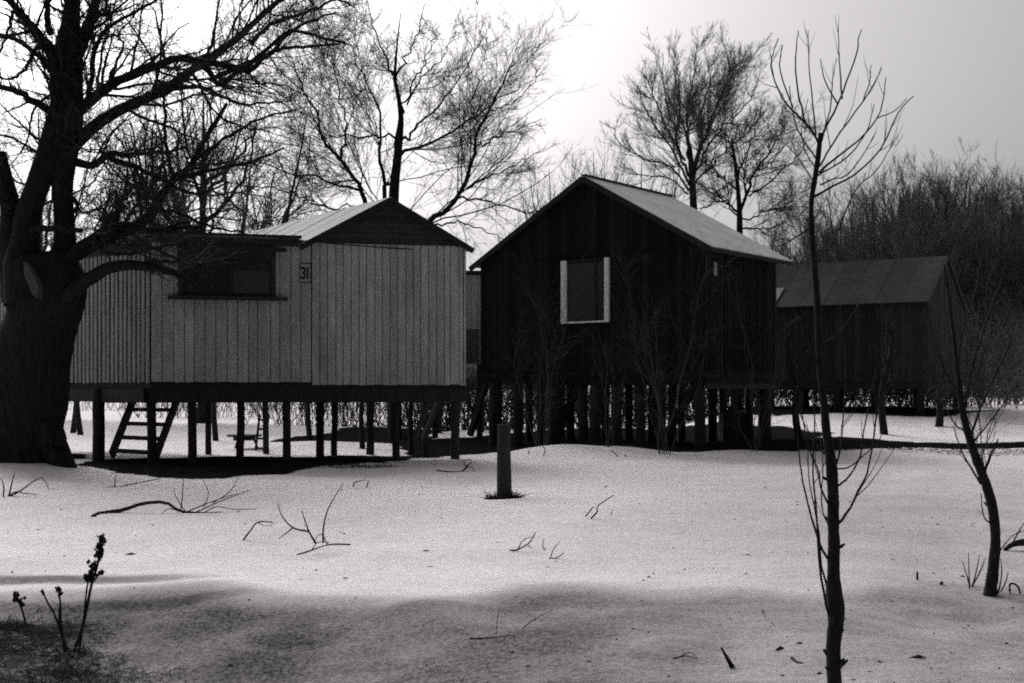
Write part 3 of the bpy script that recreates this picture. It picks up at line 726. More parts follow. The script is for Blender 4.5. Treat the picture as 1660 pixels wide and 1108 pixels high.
# --- the old willow at the left
rg = np.random.default_rng(101); D = 23.6; px_m = D / F
def LP(pts, d0, d1, w0, w1, n=18, wig=.012): return limb_from_photo(pts, d0, d1, w0 * px_m / 2, w1 * px_m / 2, 18, wig, rg)
def trunk_from_photo(pts, d, n=30):
    q = resample([[*W(x, y, d), w * d / F / 2] for x, y, w in pts], n); return q[:, :3], q[:, 3]
trunks = [
    trunk_from_photo([(8, 790, 215), (14, 765, 200), (22, 735, 172), (26, 690, 150), (36, 640, 142), (48, 590, 128), (62, 540, 118), (74, 495, 118), (74, 455, 126), (66, 420, 110)], D),
    trunk_from_photo([(88, 490, 84), (98, 440, 66), (105, 400, 40), (104, 350, 34), (101, 300, 36), (104, 240, 48), (108, 190, 54), (107, 140, 54), (108, 100, 50), (112, 60, 36), (116, 20, 26), (120, -40, 22), (122, -120, 14)], D - .05),
    trunk_from_photo([(50, 490, 90), (40, 430, 66), (40, 390, 46), (46, 350, 40), (62, 300, 38), (76, 260, 40), (88, 220, 40), (98, 180, 36), (104, 150, 30)], D - .2),
    trunk_from_photo([(46, 480, 80), (30, 420, 62), (22, 380, 46), (17, 340, 34), (9, 300, 30), (2, 270, 27), (-2, 248, 24)], D + .1, 24),
]
limbs = [
    LP([(96, 110, ), (72, 70), (48, 40), (20, 8), (-20, -40)], D, D - .9, 24, 9),
    LP([(122, 90), (140, 50), (152, 15), (165, -30), (190, -90)], D, D + .8, 26, 8),
    LP([(82, 55), (76, 20), (84, -20), (80, -80)], D - .3, D - 1.4, 12, 5),
    LP([(118, 185), (135, 172), (165, 148), (200, 128), (250, 108), (290, 97), (330, 100), (370, 108), (405, 118)], D, D - 1.5, 21, 8, 18),
    LP([(112, 245), (140, 218), (175, 190), (215, 170), (255, 152), (300, 122), (345, 90), (385, 62), (420, 30), (460, -5), (500, -40)], D, D + 2.0, 24, 7, 20),
    LP([(255, 152), (290, 143), (330, 142), (360, 158), (400, 170), (450, 165)], D + 1, D + .2, 11, 3),
    LP([(330, 100), (345, 128), (358, 136), (385, 118), (430, 85), (475, 50), (520, 62), (560, 70)], D - 1.2, D - 2.2, 10, 4, 18),
    LP([(400, 118), (435, 90), (470, 52), (510, 32), (545, 20)], D - 1.4, D - .5, 8, 3),
    LP([(345, 128), (420, 95), (465, 78), (510, 74), (548, 72)], D - 1.4, D - 3, 8, 3),
    LP([(120, 262), (150, 268), (175, 250), (210, 252), (250, 248), (300, 240)], D, D - 1.6, 15, 4),
    LP([(180, 258), (215, 268), (240, 282), (262, 292), (300, 310), (330, 312), (370, 295)], D - .5, D - 1.4, 10, 3),
    LP([(100, 430), (135, 405), (175, 385), (215, 370), (240, 352), (258, 325), (280, 294), (305, 272), (325, 240), (345, 205), (368, 168)], D - .2, D + .8, 26, 6, 20),
    LP([(281, 288), (272, 250), (266, 205), (266, 165), (258, 130)], D + .4, D + 1.2, 8, 4),
    LP([(290, 290), (330, 280), (375, 270), (420, 258), (460, 240)], D + .4, D - .4, 8, 3),
    LP([(290, 290), (330, 250), (380, 215), (430, 190), (480, 178)], D + .4, D + 1.6, 8, 3),
    LP([(258, 340), (300, 350), (340, 366), (395, 378)], D + .2, D - .2, 7, 3),
    LP([(88, 500), (120, 470), (150, 448), (185, 433), (220, 431), (255, 434), (290, 446), (318, 466)], D - .3, D - .9, 32, 7, 18),
    LP([(210, 431), (250, 425), (290, 424)], D - .5, D - 1.0, 9, 4),
    LP([(112, 418), (150, 385), (175, 370), (215, 366), (245, 372), (330, 370)], D - .3, D - .2, 16, 6),
    LP([(50, 371), (90, 371), (134, 374)], D - .5, D - .6, 12, 8, wig=.01),
    LP([(85, 180), (55, 165), (30, 150), (0, 140), (-40, 130)], D, D - .6, 15, 7),
    LP([(82, 115), (60, 90), (30, 66), (0, 56), (-40, 40)], D, D + .9, 11, 5),
    LP([(128, 190), (145, 150), (152, 90), (158, 75), (178, 42), (215, 22), (262, -6)], D, D - .8, 11, 4, 16),
    LP([(156, 78), (148, 58), (140, 40)], D - .4, D - .5, 5, 2),
    LP([(178, 130), (192, 95), (200, 70), (190, 60), (205, 40), (230, 10)], D - .3, D + .7, 6, 2),
    LP([(320, 105), (345, 70), (350, 30), (358, -10)], D, D + 1.2, 7, 3),
    LP([(405, 70), (440, 40), (500, 20), (545, 0), (575, 12)], D + 1.5, D + 2.5, 9, 3),
    LP([(120, 345), (126, 330), (118, 320), (135, 345), (165, 335), (185, 310)], D - .1, D - .6, 6, 2),
    LP([(175, 362), (182, 340), (200, 318), (220, 300)], D - .2, D - .6, 5, 2),
    LP([(70, 60), (50, 95), (35, 120), (10, 128), (-30, 120)], D - .2, D - 1.5, 7, 3),
    LP([(98, 150), (70, 160), (50, 190), (45, 225), (30, 250)], D - .4, D - 1.4, 6, 2),
    LP([(20, 20), (10, 60), (-5, 100), (-20, 130)], D - .6, D - 1.2, 6, 2),
    LP([(210, 370), (260, 372), (300, 360), (345, 352), (390, 360)], D + .2, D - .6, 7, 2),
    LP([(150, 395), (175, 410), (215, 412), (260, 400), (300, 395)], D - .5, D - .9, 9, 2.5),
    LP([(215, 268), (230, 300), (238, 330), (250, 352)], D - .6, D - 1.2, 5, 2),
    LP([(140, 345), (165, 338), (182, 350), (205, 330), (232, 320)], D - .4, D - 1.0, 4, 1.5),
    LP([(310, 115), (330, 150), (352, 185), (390, 205), (440, 215)], D + .8, D + 1.4, 6, 2),
    LP([(25, 330), (0, 310), (-30, 300)], D, D + .3, 14, 8), LP([(18, 350), (10, 330), (-10, 318)], D - .2, D - .4, 12, 7),
]
levels = [dict(per=5.0, tmin=.15, tmax=1, ang=46, cmax=26, lr=.48, rr=.33, rmin=.007, n=8, wander=.17, up=.05),
          dict(per=9.0, tmin=.08, tmax=1, ang=46, lr=.48, rr=.45, rmin=.0042, n=6, wander=.19, up=.06),
          dict(per=10.0, tmin=.1, tmax=1, ang=42, lr=.6, rr=.55, rmin=.0030, n=3, wander=.2, up=.05)]
b0_ = on_ground(30, 762)
wil = make_tree('willow_tree', 'huge old forked willow with black trunk at the left edge', 'tree', b0_, trunks, limbs, levels, rg, trunk_sides=18, rough=.035, bare=(16, 19), extra=[LP(p, D, D, w, w, wig=0) for p, w in (([(104, 300), (107, 200), (108, 100), (114, 20)], 16), ([(101, 330), (104, 240), (107, 140), (116, -10)], 16), ([(46, 350), (76, 260), (98, 180), (104, 150)], 14), ([(30, 400), (17, 340), (2, 270)], 12), ([(96, 110), (48, 40), (10, -10)], 10), ([(80, 180), (30, 150), (-10, 140)], 10), ([(122, 90), (152, 15), (175, -50)], 10))])
# root swellings and the pale scar
for pts, w0, w1 in (([(70, 700), (92, 735), (112, 768)], 60, 30), ([(30, 715), (30, 755), (26, 785)], 90, 60), ([(92, 690), (98, 708), (96, 730)], 14, 22)):
    P, r = limb_from_photo(pts, D - .35, D - .75, w0 * px_m / 2, w1 * px_m / 2, 8); v, q = tube_arrays(P[None], r[None], 10); link('root', np_mesh('root', v - b0_, q, None, True), M['bark'], wil)
m = MB(); s_ = [W(x, y, D - .2 - .78) for x, y in ((38, 424), (46, 432), (55, 448), (62, 466), (60, 484), (53, 478), (45, 462), (39, 445))]
m.add(s_ + [p + np.array([0, .25, 0]) for p in s_], [[i, (i + 1) % 8, 8 + (i + 1) % 8, 8 + i] for i in range(8)] + [[0, 1, 6, 7], [1, 2, 5, 6], [2, 3, 4, 5]])
m.build('bark_scar', M['scar'], wil, b0_)

# --- the spreading tree behind the pale hut
rg = np.random.default_rng(202); D = 41.0; px_m = D / F
trunks = [trunk_from_photo([(640, 715, 24), (636, 500, 20), (638, 326, 17), (644, 260, 14), (647, 222, 13), (650, 190, 9), (645, 152, 7), (640, 125, 5.5), (644, 70, 3), (650, 20, 1.2)], D)]
limbs = [LP(p, D + a, D + b, w0 * .66, w1 * .66, 14, .05) for p, a, b, w0, w1 in (
    ([(641, 130), (631, 114), (618, 76), (605, 38), (592, -5)], 0, 1.5, 7, 2),
    ([(640, 125), (660, 90), (676, 50), (690, 5)], 0, -1.5, 6, 2),
    ([(650, 190), (668, 140), (690, 100), (705, 55)], 0, 2, 6, 2),
    ([(650, 227), (662, 222), (688, 193), (722, 159), (764, 95), (785, 60)], 0, -2, 8, 2),
    ([(646, 250), (662, 243), (703, 231), (737, 210), (779, 182), (810, 159), (845, 140)], 0, 1.5, 10, 2.5),
    ([(645, 230), (625, 222), (582, 220), (525, 222), (470, 215)], 0, -2.5, 7, 2),
    ([(622, 560), (625, 322), (631, 296), (614, 258), (618, 212), (605, 152), (582, 114), (560, 60)], .5, 2.5, 14, 2),
    ([(598, 500), (592, 340), (582, 303), (552, 262), (525, 220), (510, 178), (491, 140), (476, 106)], .5, 1, 15, 2.5),
    ([(582, 308), (536, 296), (476, 281), (419, 265), (380, 262)], .8, 2, 7, 2),
    ([(552, 262), (560, 220), (556, 170), (540, 110), (530, 60)], .8, -1, 7, 2),
    ([(660, 480), (685, 375), (700, 356), (730, 334), (753, 303), (764, 265), (772, 216), (794, 178), (817, 133), (836, 102)], -.4, -1.5, 18, 2.5),
    ([(768, 243), (802, 224), (836, 209), (878, 193)], -1, -2, 6, 1.5),
    ([(756, 307), (798, 284), (836, 265), (874, 246)], -.8, .5, 6, 1.5),
    ([(741, 322), (798, 326), (847, 341), (885, 345)], -.7, -1.5, 6, 1.5),
    ([(772, 216), (765, 170), (775, 120), (790, 80)], -1, .5, 5, 1.5),
    ([(690, 368), (740, 362), (790, 375), (830, 395)], -.5, .5, 6, 1.5),
    ([(600, 335), (560, 335), (530, 345), (500, 320), (470, 325)], .3, -.8, 5, 1.5),
    ([(560, 340), (510, 330), (480, 315), (430, 300), (390, 315)], .8, 1.8, 6, 1.5),
    ([(660, 170), (680, 130), (720, 90), (740, 40)], 0, 2.5, 5, 1.5),
    ([(605, 152), (570, 140), (530, 100), (500, 50)], 1, 3, 4, 1.5),
    ([(794, 178), (830, 165), (860, 140), (875, 110)], -1.3, -2.5, 4, 1.5))]
levels = [dict(per=4.5, tmin=.10, tmax=1, ang=42, cmax=24, lr=.46, rr=.30, rmin=.009, n=8, wander=.12, up=.06),
          dict(per=5.0, tmin=.06, tmax=1, ang=40, lr=.48, rr=.45, rmin=.006, n=6, wander=.15, up=.05),
          dict(per=7.5, tmin=.1, tmax=1, ang=38, lr=.6, rr=.55, rmin=.0042, n=3, wander=.16, up=.04)]
make_tree('bare_tree', 'wide spreading bare tree with several stems rising behind the pale hut', 'tree', (W(640, 0, D)[0], D, .1), trunks, limbs, levels, rg)

# --- generic bare tree grown from a trunk and a fan of limbs
def fan_tree(rg, px, d, ptop, pbot, spread, nl, w, levels, label, name='bare_tree', group=None, mats=('bark', 'twig'), lean=0, fork=.25, limb_parts=True, up=.12):
    x0 = (px - 830) / F * d; g = float(gz(x0, d)); zt_ = CAM_H + (HZ - ptop) / F * d; zb_ = CAM_H + (HZ - pbot) / F * d if pbot else g + (zt_ - g) * fork
    H = zt_ - g; r0 = w * d / F / 2
    tp = resample([[x0, d, g - .1, r0 * 1.25], [x0 + rg.normal(0, .1), d + rg.normal(0, .1), (g + zb_) / 2, r0], [x0 + lean * .5, d, zb_, r0 * .85], [x0 + lean + rg.normal(0, .2), d + rg.normal(0, .3), zb_ + (zt_ - zb_) * .5, r0 * .45], [x0 + lean * 1.4, d, zt_ - (zt_ - zb_) * .08, r0 * .12]], 18)
    limbs = []
    for k in range(nl):
        s = rg.uniform(.30, .85); p = resample(tp, 40)[int(s * 39)]
        az = k * 2.4 + rg.normal(0, .3); sp = spread * d / F * rg.uniform(.55, 1.05) * (1.15 - .6 * s)
        top = min(p[2] + (zt_ - p[2]) * rg.uniform(.5, .95), zt_)
        e = np.array([p[0] + math.cos(az) * sp, p[1] + math.sin(az) * sp, top])
        md = p[:3] * .5 + e * .5 + np.array([math.cos(az) * sp * .18, math.sin(az) * sp * .18, -(top - p[2]) * .10])
        P = resample([p[:3], md, e], 12); P[1:-1] += rg.normal(0, .012 * H * .3, (10, 3)); limbs.append((P, np.linspace(min(p[3] * .8, r0 * .5), r0 * .08, 12)))
    return make_tree(name, label, 'tree', (x0, d, g), [(tp[:, :3], tp[:, 3])], limbs, levels, rg, group, mats, 10, limb_parts=limb_parts)

def LV(a, b, c, ang=38, up=.1, wander=.16, rm=(.012, .008, .006), lr=(.42, .48, .5), nt=3):
    return [dict(per=a, tmin=.12, tmax=1, ang=ang, cmax=26, lr=lr[0], rr=.5, rmin=rm[0], n=6, wander=wander, up=up),
            dict(per=b, tmin=.1, tmax=1, ang=ang, lr=lr[1], rr=.55, rmin=rm[1], n=5, wander=wander, up=up),
            dict(per=c, tmin=.1, tmax=1, ang=ang, lr=lr[2], rr=.6, rmin=rm[2], n=nt, wander=wander, up=up * .6)]
# --- poplar-like tree behind the dark hut
rg = np.random.default_rng(303); D = 58.0; px_m = D / F
trunks = [trunk_from_photo([(1132, 690, 18), (1128, 450, 15), (1124, 330, 12), (1120, 262, 9), (1118, 235, 6)], D)]
limbs = [LP([(x, y + 34 * max(0, (262 - y) / 262)) for x, y in p], D + a, D + b, w0 * .66, w1 * .66, 14, .05) for p, a, b, w0, w1 in (
    ([(1120, 290), (1101, 247), (1092, 201), (1079, 137), (1074, 60)], 0, 1.5, 8, 1.5), ([(1119, 270), (1115, 215), (1115, 183), (1124, 114), (1131, 46)], 0, -1.5, 9, 1.5),
    ([(1122, 280), (1134, 238), (1136, 174), (1147, 119), (1150, 75)], 0, 2.5, 8, 1.5), ([(1124, 285), (1140, 229), (1161, 165), (1179, 105), (1184, 55)], 0, -2, 8, 1.5),
    ([(1124, 290), (1148, 238), (1179, 192), (1211, 151), (1228, 115)], 0, 1, 7, 1.5), ([(1118, 300), (1095, 250), (1056, 183), (1032, 119)], 0, -1.5, 7, 1.5),
    ([(1118, 310), (1092, 275), (1042, 256), (1005, 229), (994, 197)], 0, 1, 6, 1.5), ([(1110, 260), (1080, 200), (1060, 140), (1052, 95)], 0, 3, 6, 1.5),
    ([(1125, 270), (1150, 200), (1170, 140), (1195, 85), (1205, 70)], 0, 3.5, 6, 1.5), ([(1118, 250), (1104, 180), (1100, 110), (1100, 65)], 0, -3, 6, 1.5),
    ([(1126, 300), (1170, 250), (1205, 215), (1235, 175)], 0, -2.5, 6, 1.5), ([(1116, 315), (1085, 290), (1040, 285), (1010, 270)], 0, -2, 5, 1.5))]
make_tree('poplar_tree', 'tall bare tree with fanned upright stems behind the dark hut roof', 'tree', (W(1130, 0, D)[0], D, 1), trunks, limbs, LV(4.2, 6.4, 7.4, 36, .13, .11, (.010, .008, .006), (.36, .46, .52), 3), rg, mats=('bark', 'far_twig'))
# --- rounder, darker tree to the right of it
rg = np.random.default_rng(404); D = 46.0; px_m = D / F
trunks = [trunk_from_photo([(1197, 690, 16), (1198, 480, 13), (1199, 366, 10), (1198, 330, 8), (1193, 275, 6), (1186, 225, 3)], D)]
limbs = [LP(p, D + a, D + b, w0 * .66, w1 * .66, 14, .05) for p, a, b, w0, w1 in (
    ([(1199, 345), (1220, 285), (1252, 238), (1275, 195)], 0, 1, 9, 2), ([(1197, 310), (1175, 290), (1150, 275), (1128, 240)], 0, -1, 6, 1.5), ([(1198, 345), (1175, 327), (1156, 330), (1135, 340)], 0, .5, 7, 2),
    ([(1195, 290), (1210, 250), (1222, 215), (1230, 185)], 0, -1.5, 6, 1.5), ([(1190, 260), (1178, 220), (1165, 195)], 0, 1.5, 5, 1.5), ([(1205, 325), (1240, 300), (1275, 270), (1300, 245)], 0, -1, 6, 1.5),
    ([(1200, 360), (1240, 345), (1275, 330), (1305, 310)], 0, 1.5, 5, 1.5), ([(1196, 350), (1160, 310), (1130, 300)], 0, -1.5, 5, 1.5), ([(1225, 275), (1245, 270), (1270, 240), (1295, 220)], .5, 2, 4, 1.5),
    ([(1198, 370), (1230, 370), (1265, 365), (1295, 350)], 0, -1, 5, 1.5))]
make_tree('bare_tree', 'dark round crowned bare tree just right of the dark hut roof', 'tree', (W(1197, 0, D)[0], D, 1), trunks, limbs, LV(6.4, 7.8, 8.5, 44, .04, .17, (.009, .006, .0048), (.52, .50, .52), 3), rg, mats=('bark', 'twig'))

# --- trees behind the old willow and between the crowns
rg = np.random.default_rng(505)
fan_tree(rg, 330, 52, 130, None, 210, 16, 22, LV(2.1, 3.2, 4.5, 42, .04, .16, (.012, .008, .006), (.46, .48, .5)), 'bare tree glimpsed through the old willow\'s branches above the pale hut', mats=('bark', 'far_twig'))
fan_tree(rg, 62, 60, 150, None, 180, 14, 14, LV(1.9, 2.6, 3.0, 42, .05, .18, (.014, .010, .008)), 'bare tree far behind the old willow at the left edge', mats=('bark', 'far_twig'))
fan_tree(rg, 962, 95, 222, None, 70, 12, 8, LV(1.3, 1.7, 1.6, 34, .12, .12, (.014, .011, .009)), 'small far tree showing above the left slope of the dark hut roof', mats=('far_twig', 'far_twig'), limb_parts=False)
fan_tree(rg, 890, 90, 250, None, 80, 12, 8, LV(1.5, 1.8, 2.0, 36, .1, .14, (.014, .011, .009)), 'far pale tree low between the spreading tree and the dark hut roof', mats=('far_twig', 'far_twig'), limb_parts=False)
fan_tree(rg, 1040, 88, 240, None, 90, 12, 9, LV(1.5, 2.0, 2.0, 38, .1, .14, (.014, .011, .009)), 'far bare tree under the fanned stems above the pale roof', mats=('far_twig', 'far_twig'), limb_parts=False)

# --- the wood at the right: a few grown trees, copied
rg = np.random.default_rng(606)
LBL = 'bare tree in the dense grey wood behind the right hand hut'
GRP = 'bare trees of the wood at the right'
protos = [fan_tree(rg, 1450 + 20 * k, 80, 262, None, 110, 16, 14, LV(1.8, 2.8, 4.2, 34, .12, .12, (.016, .012, .0095)), LBL, group=GRP, mats=('twig', 'far_twig'), limb_parts=False) for k in range(3)]
def copy_tree(o, loc, rz, sc):
    c = o.copy(); C.objects.link(c); c.location = loc; c.rotation_euler = (0, 0, rz); c.scale = (sc, sc, sc)
    for ch in list(o.children):
        k = ch.copy(); C.objects.link(k); k.parent = c
    return c
spots = [(1340, 84, 340), (1382, 76, 318), (1415, 88, 268), (1458, 78, 256), (1498, 86, 248), (1530, 80, 236), (1572, 90, 258), (1604, 78, 280), (1645, 84, 285), (1685, 80, 280), (1310, 92, 340), (1365, 92, 300), (1480, 94, 268), (1550, 96, 262), (1625, 95, 290), (1280, 88, 350), (1440, 72, 335), (1520, 72, 320), (1590, 72, 330), (1655, 72, 335)]
for i, (px, d, ptop) in enumerate(spots):
    x = (px - 830) / F * d; g = float(gz(x, d)); H = (CAM_H + (HZ - ptop) / F * d - g) * .92
    src = protos[i % 3]; H0 = CAM_H + (HZ - 262) / F * 80 - src.location.z
    if i < 3: src.location = (x, d, g); src.scale = (H / H0,) * 3
    else: copy_tree(src, (x, d, g), rg.uniform(0, 6.28), H / H0)

# undergrowth and far hedge: one mass
def brush(name, segs, dens, hmin, hmax, rg, mat, r=.02, n=4, cper=2.2):
    P0 = []
    for (xa, ya, xb, yb, wd, k) in segs:
        c = int(dens * k * math.hypot(xb - xa, yb - ya)); t = rg.uniform(0, 1, c); x = xa + (xb - xa) * t + rg.normal(0, wd, c); y = ya + (yb - ya) * t + rg.normal(0, wd, c)
        P0.append(np.stack([x, y, gz(x, y)], 1))
    p = np.concatenate(P0); h = rg.uniform(hmin, hmax, len(p)); d = unit(rg.normal(0, .35, p.shape) + np.array([0, 0, 1.0])); pts = [p]
    for k in range(n - 1):
        d = unit(d + rg.normal(0, .15, d.shape) + np.array([0, 0, .05])); p = p + d * (h / (n - 1))[:, None]; pts.append(p)
    P = np.stack(pts, 1); Rr = np.repeat((r * (1 - .7 * np.linspace(0, 1, n)))[None], len(P), 0)
    v, q = tube_arrays(P, Rr, 3); P2, R2, _ = spawn(P, Rr, h, cper, .2, 1, 38, .5, .7, r * .4, rg, 4, .18, .06)
    v2, q2 = tube_arrays(P2, R2, 3)
    o = link(name, np_mesh(name, np.vstack([v, v2]), np.vstack([q, q2 + len(v)])), M[mat], kind='stuff'); return o
rg = np.random.default_rng(707)
brush('undergrowth', [(24, 70, 42, 70, 2.0, 1.0), (14, 62, 30, 62, 2.5, 1.0), (16, 50, 24, 48, 1.5, .7), (8, 60, 18, 58, 2.0, 1.0), (20, 76, 42, 76, 2.5, 1.2)], 18, 1.5, 5.0, rg, 'far_twig', .028, 4, 2.0)
brush('far_hedge', [(9, 47, 18, 47, .7, 2.2), (-3.5, 44.5, 9, 46.5, .6, 2.6), (-48, 86, -8, 84, 3, .55), (-8, 80, 22, 76, 2, 1.0), (-40, 62, -24, 60, 1.2, .3), (-9, 50, -1, 47, 1.0, 1.5), (-1, 52, 8, 52, 1.0, 1.2), (-20, 66, -9, 64, 1.0, .7)], 22, 1.0, 3.2, rg, 'twig', .018)

# young orchard trees behind the pale hut, seen between its stilts
rg = np.random.default_rng(808)
OL = [(503, 36.5, 'thin young tree behind the pale hut beside its middle stilts'), (588, 33.5, 'young tree with dark base ring behind the pale hut'), (667, 31.8, 'young tree close behind the pale hut near its right stilts'),
      (118, 44.0, 'thin trunk far back between willow and first stilt of the pale hut'), (131, 41.0, 'thicker trunk beside the far thin one left of the pale hut\'s first stilt'), (350, 37.0, 'leaning young tree behind the round table under the pale hut')]
for px, d, lb in OL:
    fan_tree(rg, px, d, 470, None, 60, 6, 8, LV(2.0, 2.5, 2.5, 40, .1, .15, (.008, .006, .005)), lb, name='young_tree', mats=('young_bark', 'twig'), fork=.45, limb_parts=False)
for px, d, pt, lb in ((1434, 33.0, 480, 'slim crooked young tree on the snow before the right hand hut'), (1522, 35.0, 560, 'small leaning young tree before the gable of the right hand hut'), (1297, 31.8, 500, 'slim dark tree beside the right corner of the dark hut')):
    fan_tree(rg, px, d, pt, None, 45, 6, 11, LV(2.4, 2.5, 2.5, 34, .15, .14, (.007, .005, .004)), lb, name='young_tree', mats=('young_bark', 'twig'), fork=.4, limb_parts=False)

# --- shrubs against the dark hut
def shrub(px, py, d, top, spread, n, rg, label, mat='shrub_twig', w=.012, lv=None, name='bare_shrub'):
    b = np.array([(px - 830) / F * d, d, 0]); b[2] = float(gz(b[0], b[1]))
    root = thing(name, label, 'shrub', b)
    H = CAM_H + (HZ - top) / F * d - b[2]; sp = spread * d / F
    stems = []
    for k in range(n):
        az = rg.uniform(0, 6.28); e = rg.uniform(.2, 1) ** .7; h = H * rg.uniform(.6, 1) * (1 - .25 * e); s = np.array([rg.normal(0, sp * .07), rg.normal(0, .12), -.08])
        end = np.array([math.cos(az) * sp * e + rg.normal(0, sp * .15), math.sin(az) * sp * e * .5, h]); md = s * .5 + end * .5 + np.array([rg.normal(0, sp * .14), 0, h * .05]) + rg.normal(0, .08, 3)
        P = resample([s, md, end], 10); P[1:-1] += rg.normal(0, .03, (8, 3)); stems.append((P, w * rg.uniform(.7, 1.3) * np.linspace(1, .3, 10)))
    P = np.stack([s for s, _ in stems]); Rr = np.stack([r for _, r in stems])
    for k in range(n):
        v, q = tube_arrays(P[k:k + 1], Rr[k:k + 1], 5); link('stem', np_mesh('stem', v, q, None, True), M[mat], root)
    Ls = plen(P); Vs, Qs, off = [], [], 0
    for l in (lv or LV(3.0, 4.5, 0, 38, .05, .19, (.004, .003, .003), (.38, .45, .5))[:2]):
        P, Rr, Ls = spawn(P, Rr, Ls, rg=rg, **l); v, q = tube_arrays(P, Rr, 3); Vs.append(v); Qs.append(q + off); off += len(v)
    link('twigs', np_mesh('twigs', np.concatenate(Vs), np.concatenate(Qs)), M[mat], root, 'stuff'); return root
rg = np.random.default_rng(909)
shrub(880, 0, 29.6, 385, 95, 8, rg, 'tall thin bare shrub against the left half of the dark hut')
shrub(985, 0, 29.2, 480, 50, 5, rg, 'narrow bare shrub below and right of the white framed window')
shrub(1075, 0, 28.6, 300, 100, 9, rg, 'tallest bare shrub reaching over the pale roof edge of the dark hut')
shrub(1225, 0, 29.3, 400, 70, 5, rg, 'sparse bare shrub before the side wall of the dark hut', w=.010)
shrub(1590, 0, 26.0, 380, 90, 9, rg, 'faint bare shrub behind the leaning sapling at the right edge', w=.010)

# --- the pollarded sapling in the right foreground
rg = np.random.default_rng(111); D = 6.1; px_m = D / F
def sapling(name, label, cat, base, tr, br, D, rg, stubs=0, side_tw=1.0, wk=.82):
    root = thing(name, label, cat, base)
    P, r = trunk_from_photo([(x, y, w * wk) for x, y, w in tr], D, 60); sides = 12
    v, q = tube_arrays(P[None], r[None], sides)
    ctr = np.repeat(P, sides, 0); bump = 1 + .10 * rg.normal(0, 1, len(v)) * .6; v = ctr + (v - ctr) * bump[:, None]
    n = len(P); top = len(v); v = np.vstack([v, P[-1:]]); T = [[(n - 1) * sides + k, (n - 1) * sides + (k + 1) % sides, top] for k in range(sides)]
    link('trunk', np_mesh('trunk', v - base, q, T, True), M['young_bark'], root)
    if stubs:
        m = MB()
        for k in range(stubs):
            i = rg.integers(3, 42); a = rg.uniform(0, 6.28); f = np.array([math.cos(a), math.sin(a), rg.uniform(.2, 1.0)]); l = r[i] * rg.uniform(1.1, 2.0)
            m.tube([P[i], P[i] + f * l * .7, P[i] + f * l + np.array([0, 0, .004])], [r[i] * .45, r[i] * .32, r[i] * .15], 6)
        m.build('stubs', M['young_bark'], root, base, kind='stuff')
    px_m = D / F; BP, BR = [], []
    for pts, dd, w0, w1 in br:
        w0, w1 = w0 * .8, w1 * .8
        Pb, rb = limb_from_photo(pts, D, D + dd, w0 * px_m / 2, w1 * px_m / 2, 16, .0012, rg); BP.append(Pb); BR.append(rb)
        vv, qq = tube_arrays(Pb[None], rb[None], 6); link('branch', np_mesh('branch', vv - base, qq, None, True), M['young_bark'], root)
    BP = np.stack(BP); BR = np.stack(BR)
    P2, R2, L2 = spawn(BP, BR, plen(BP), 3.2 * side_tw, .15, .95, 30, .28, .55, .0017, rg, 5, .10, .22)
    v2, q2 = tube_arrays(P2, R2, 4)
    # buds
    m = MB(); 
    link('twigs', np_mesh('twigs', v2 - base, q2), M['young_bark'], root, 'stuff'); return root
tr = [(1357, 1180, 34), (1354, 1120, 30), (1351, 1080, 28), (1352, 1030, 28), (1356, 990, 34), (1352, 960, 30), (1351, 920, 24), (1352, 880, 23), (1351, 840, 23), (1350, 800, 22), (1349, 770, 23), (1345, 735, 20), (1340, 700, 18), (1335, 650, 15), (1330, 600, 15), (1327, 540, 14), (1324, 480, 13), (1320, 430, 12), (1316, 380, 11), (1315, 330, 10), (1321, 290, 10), (1327, 250, 10), (1330, 216, 9)]
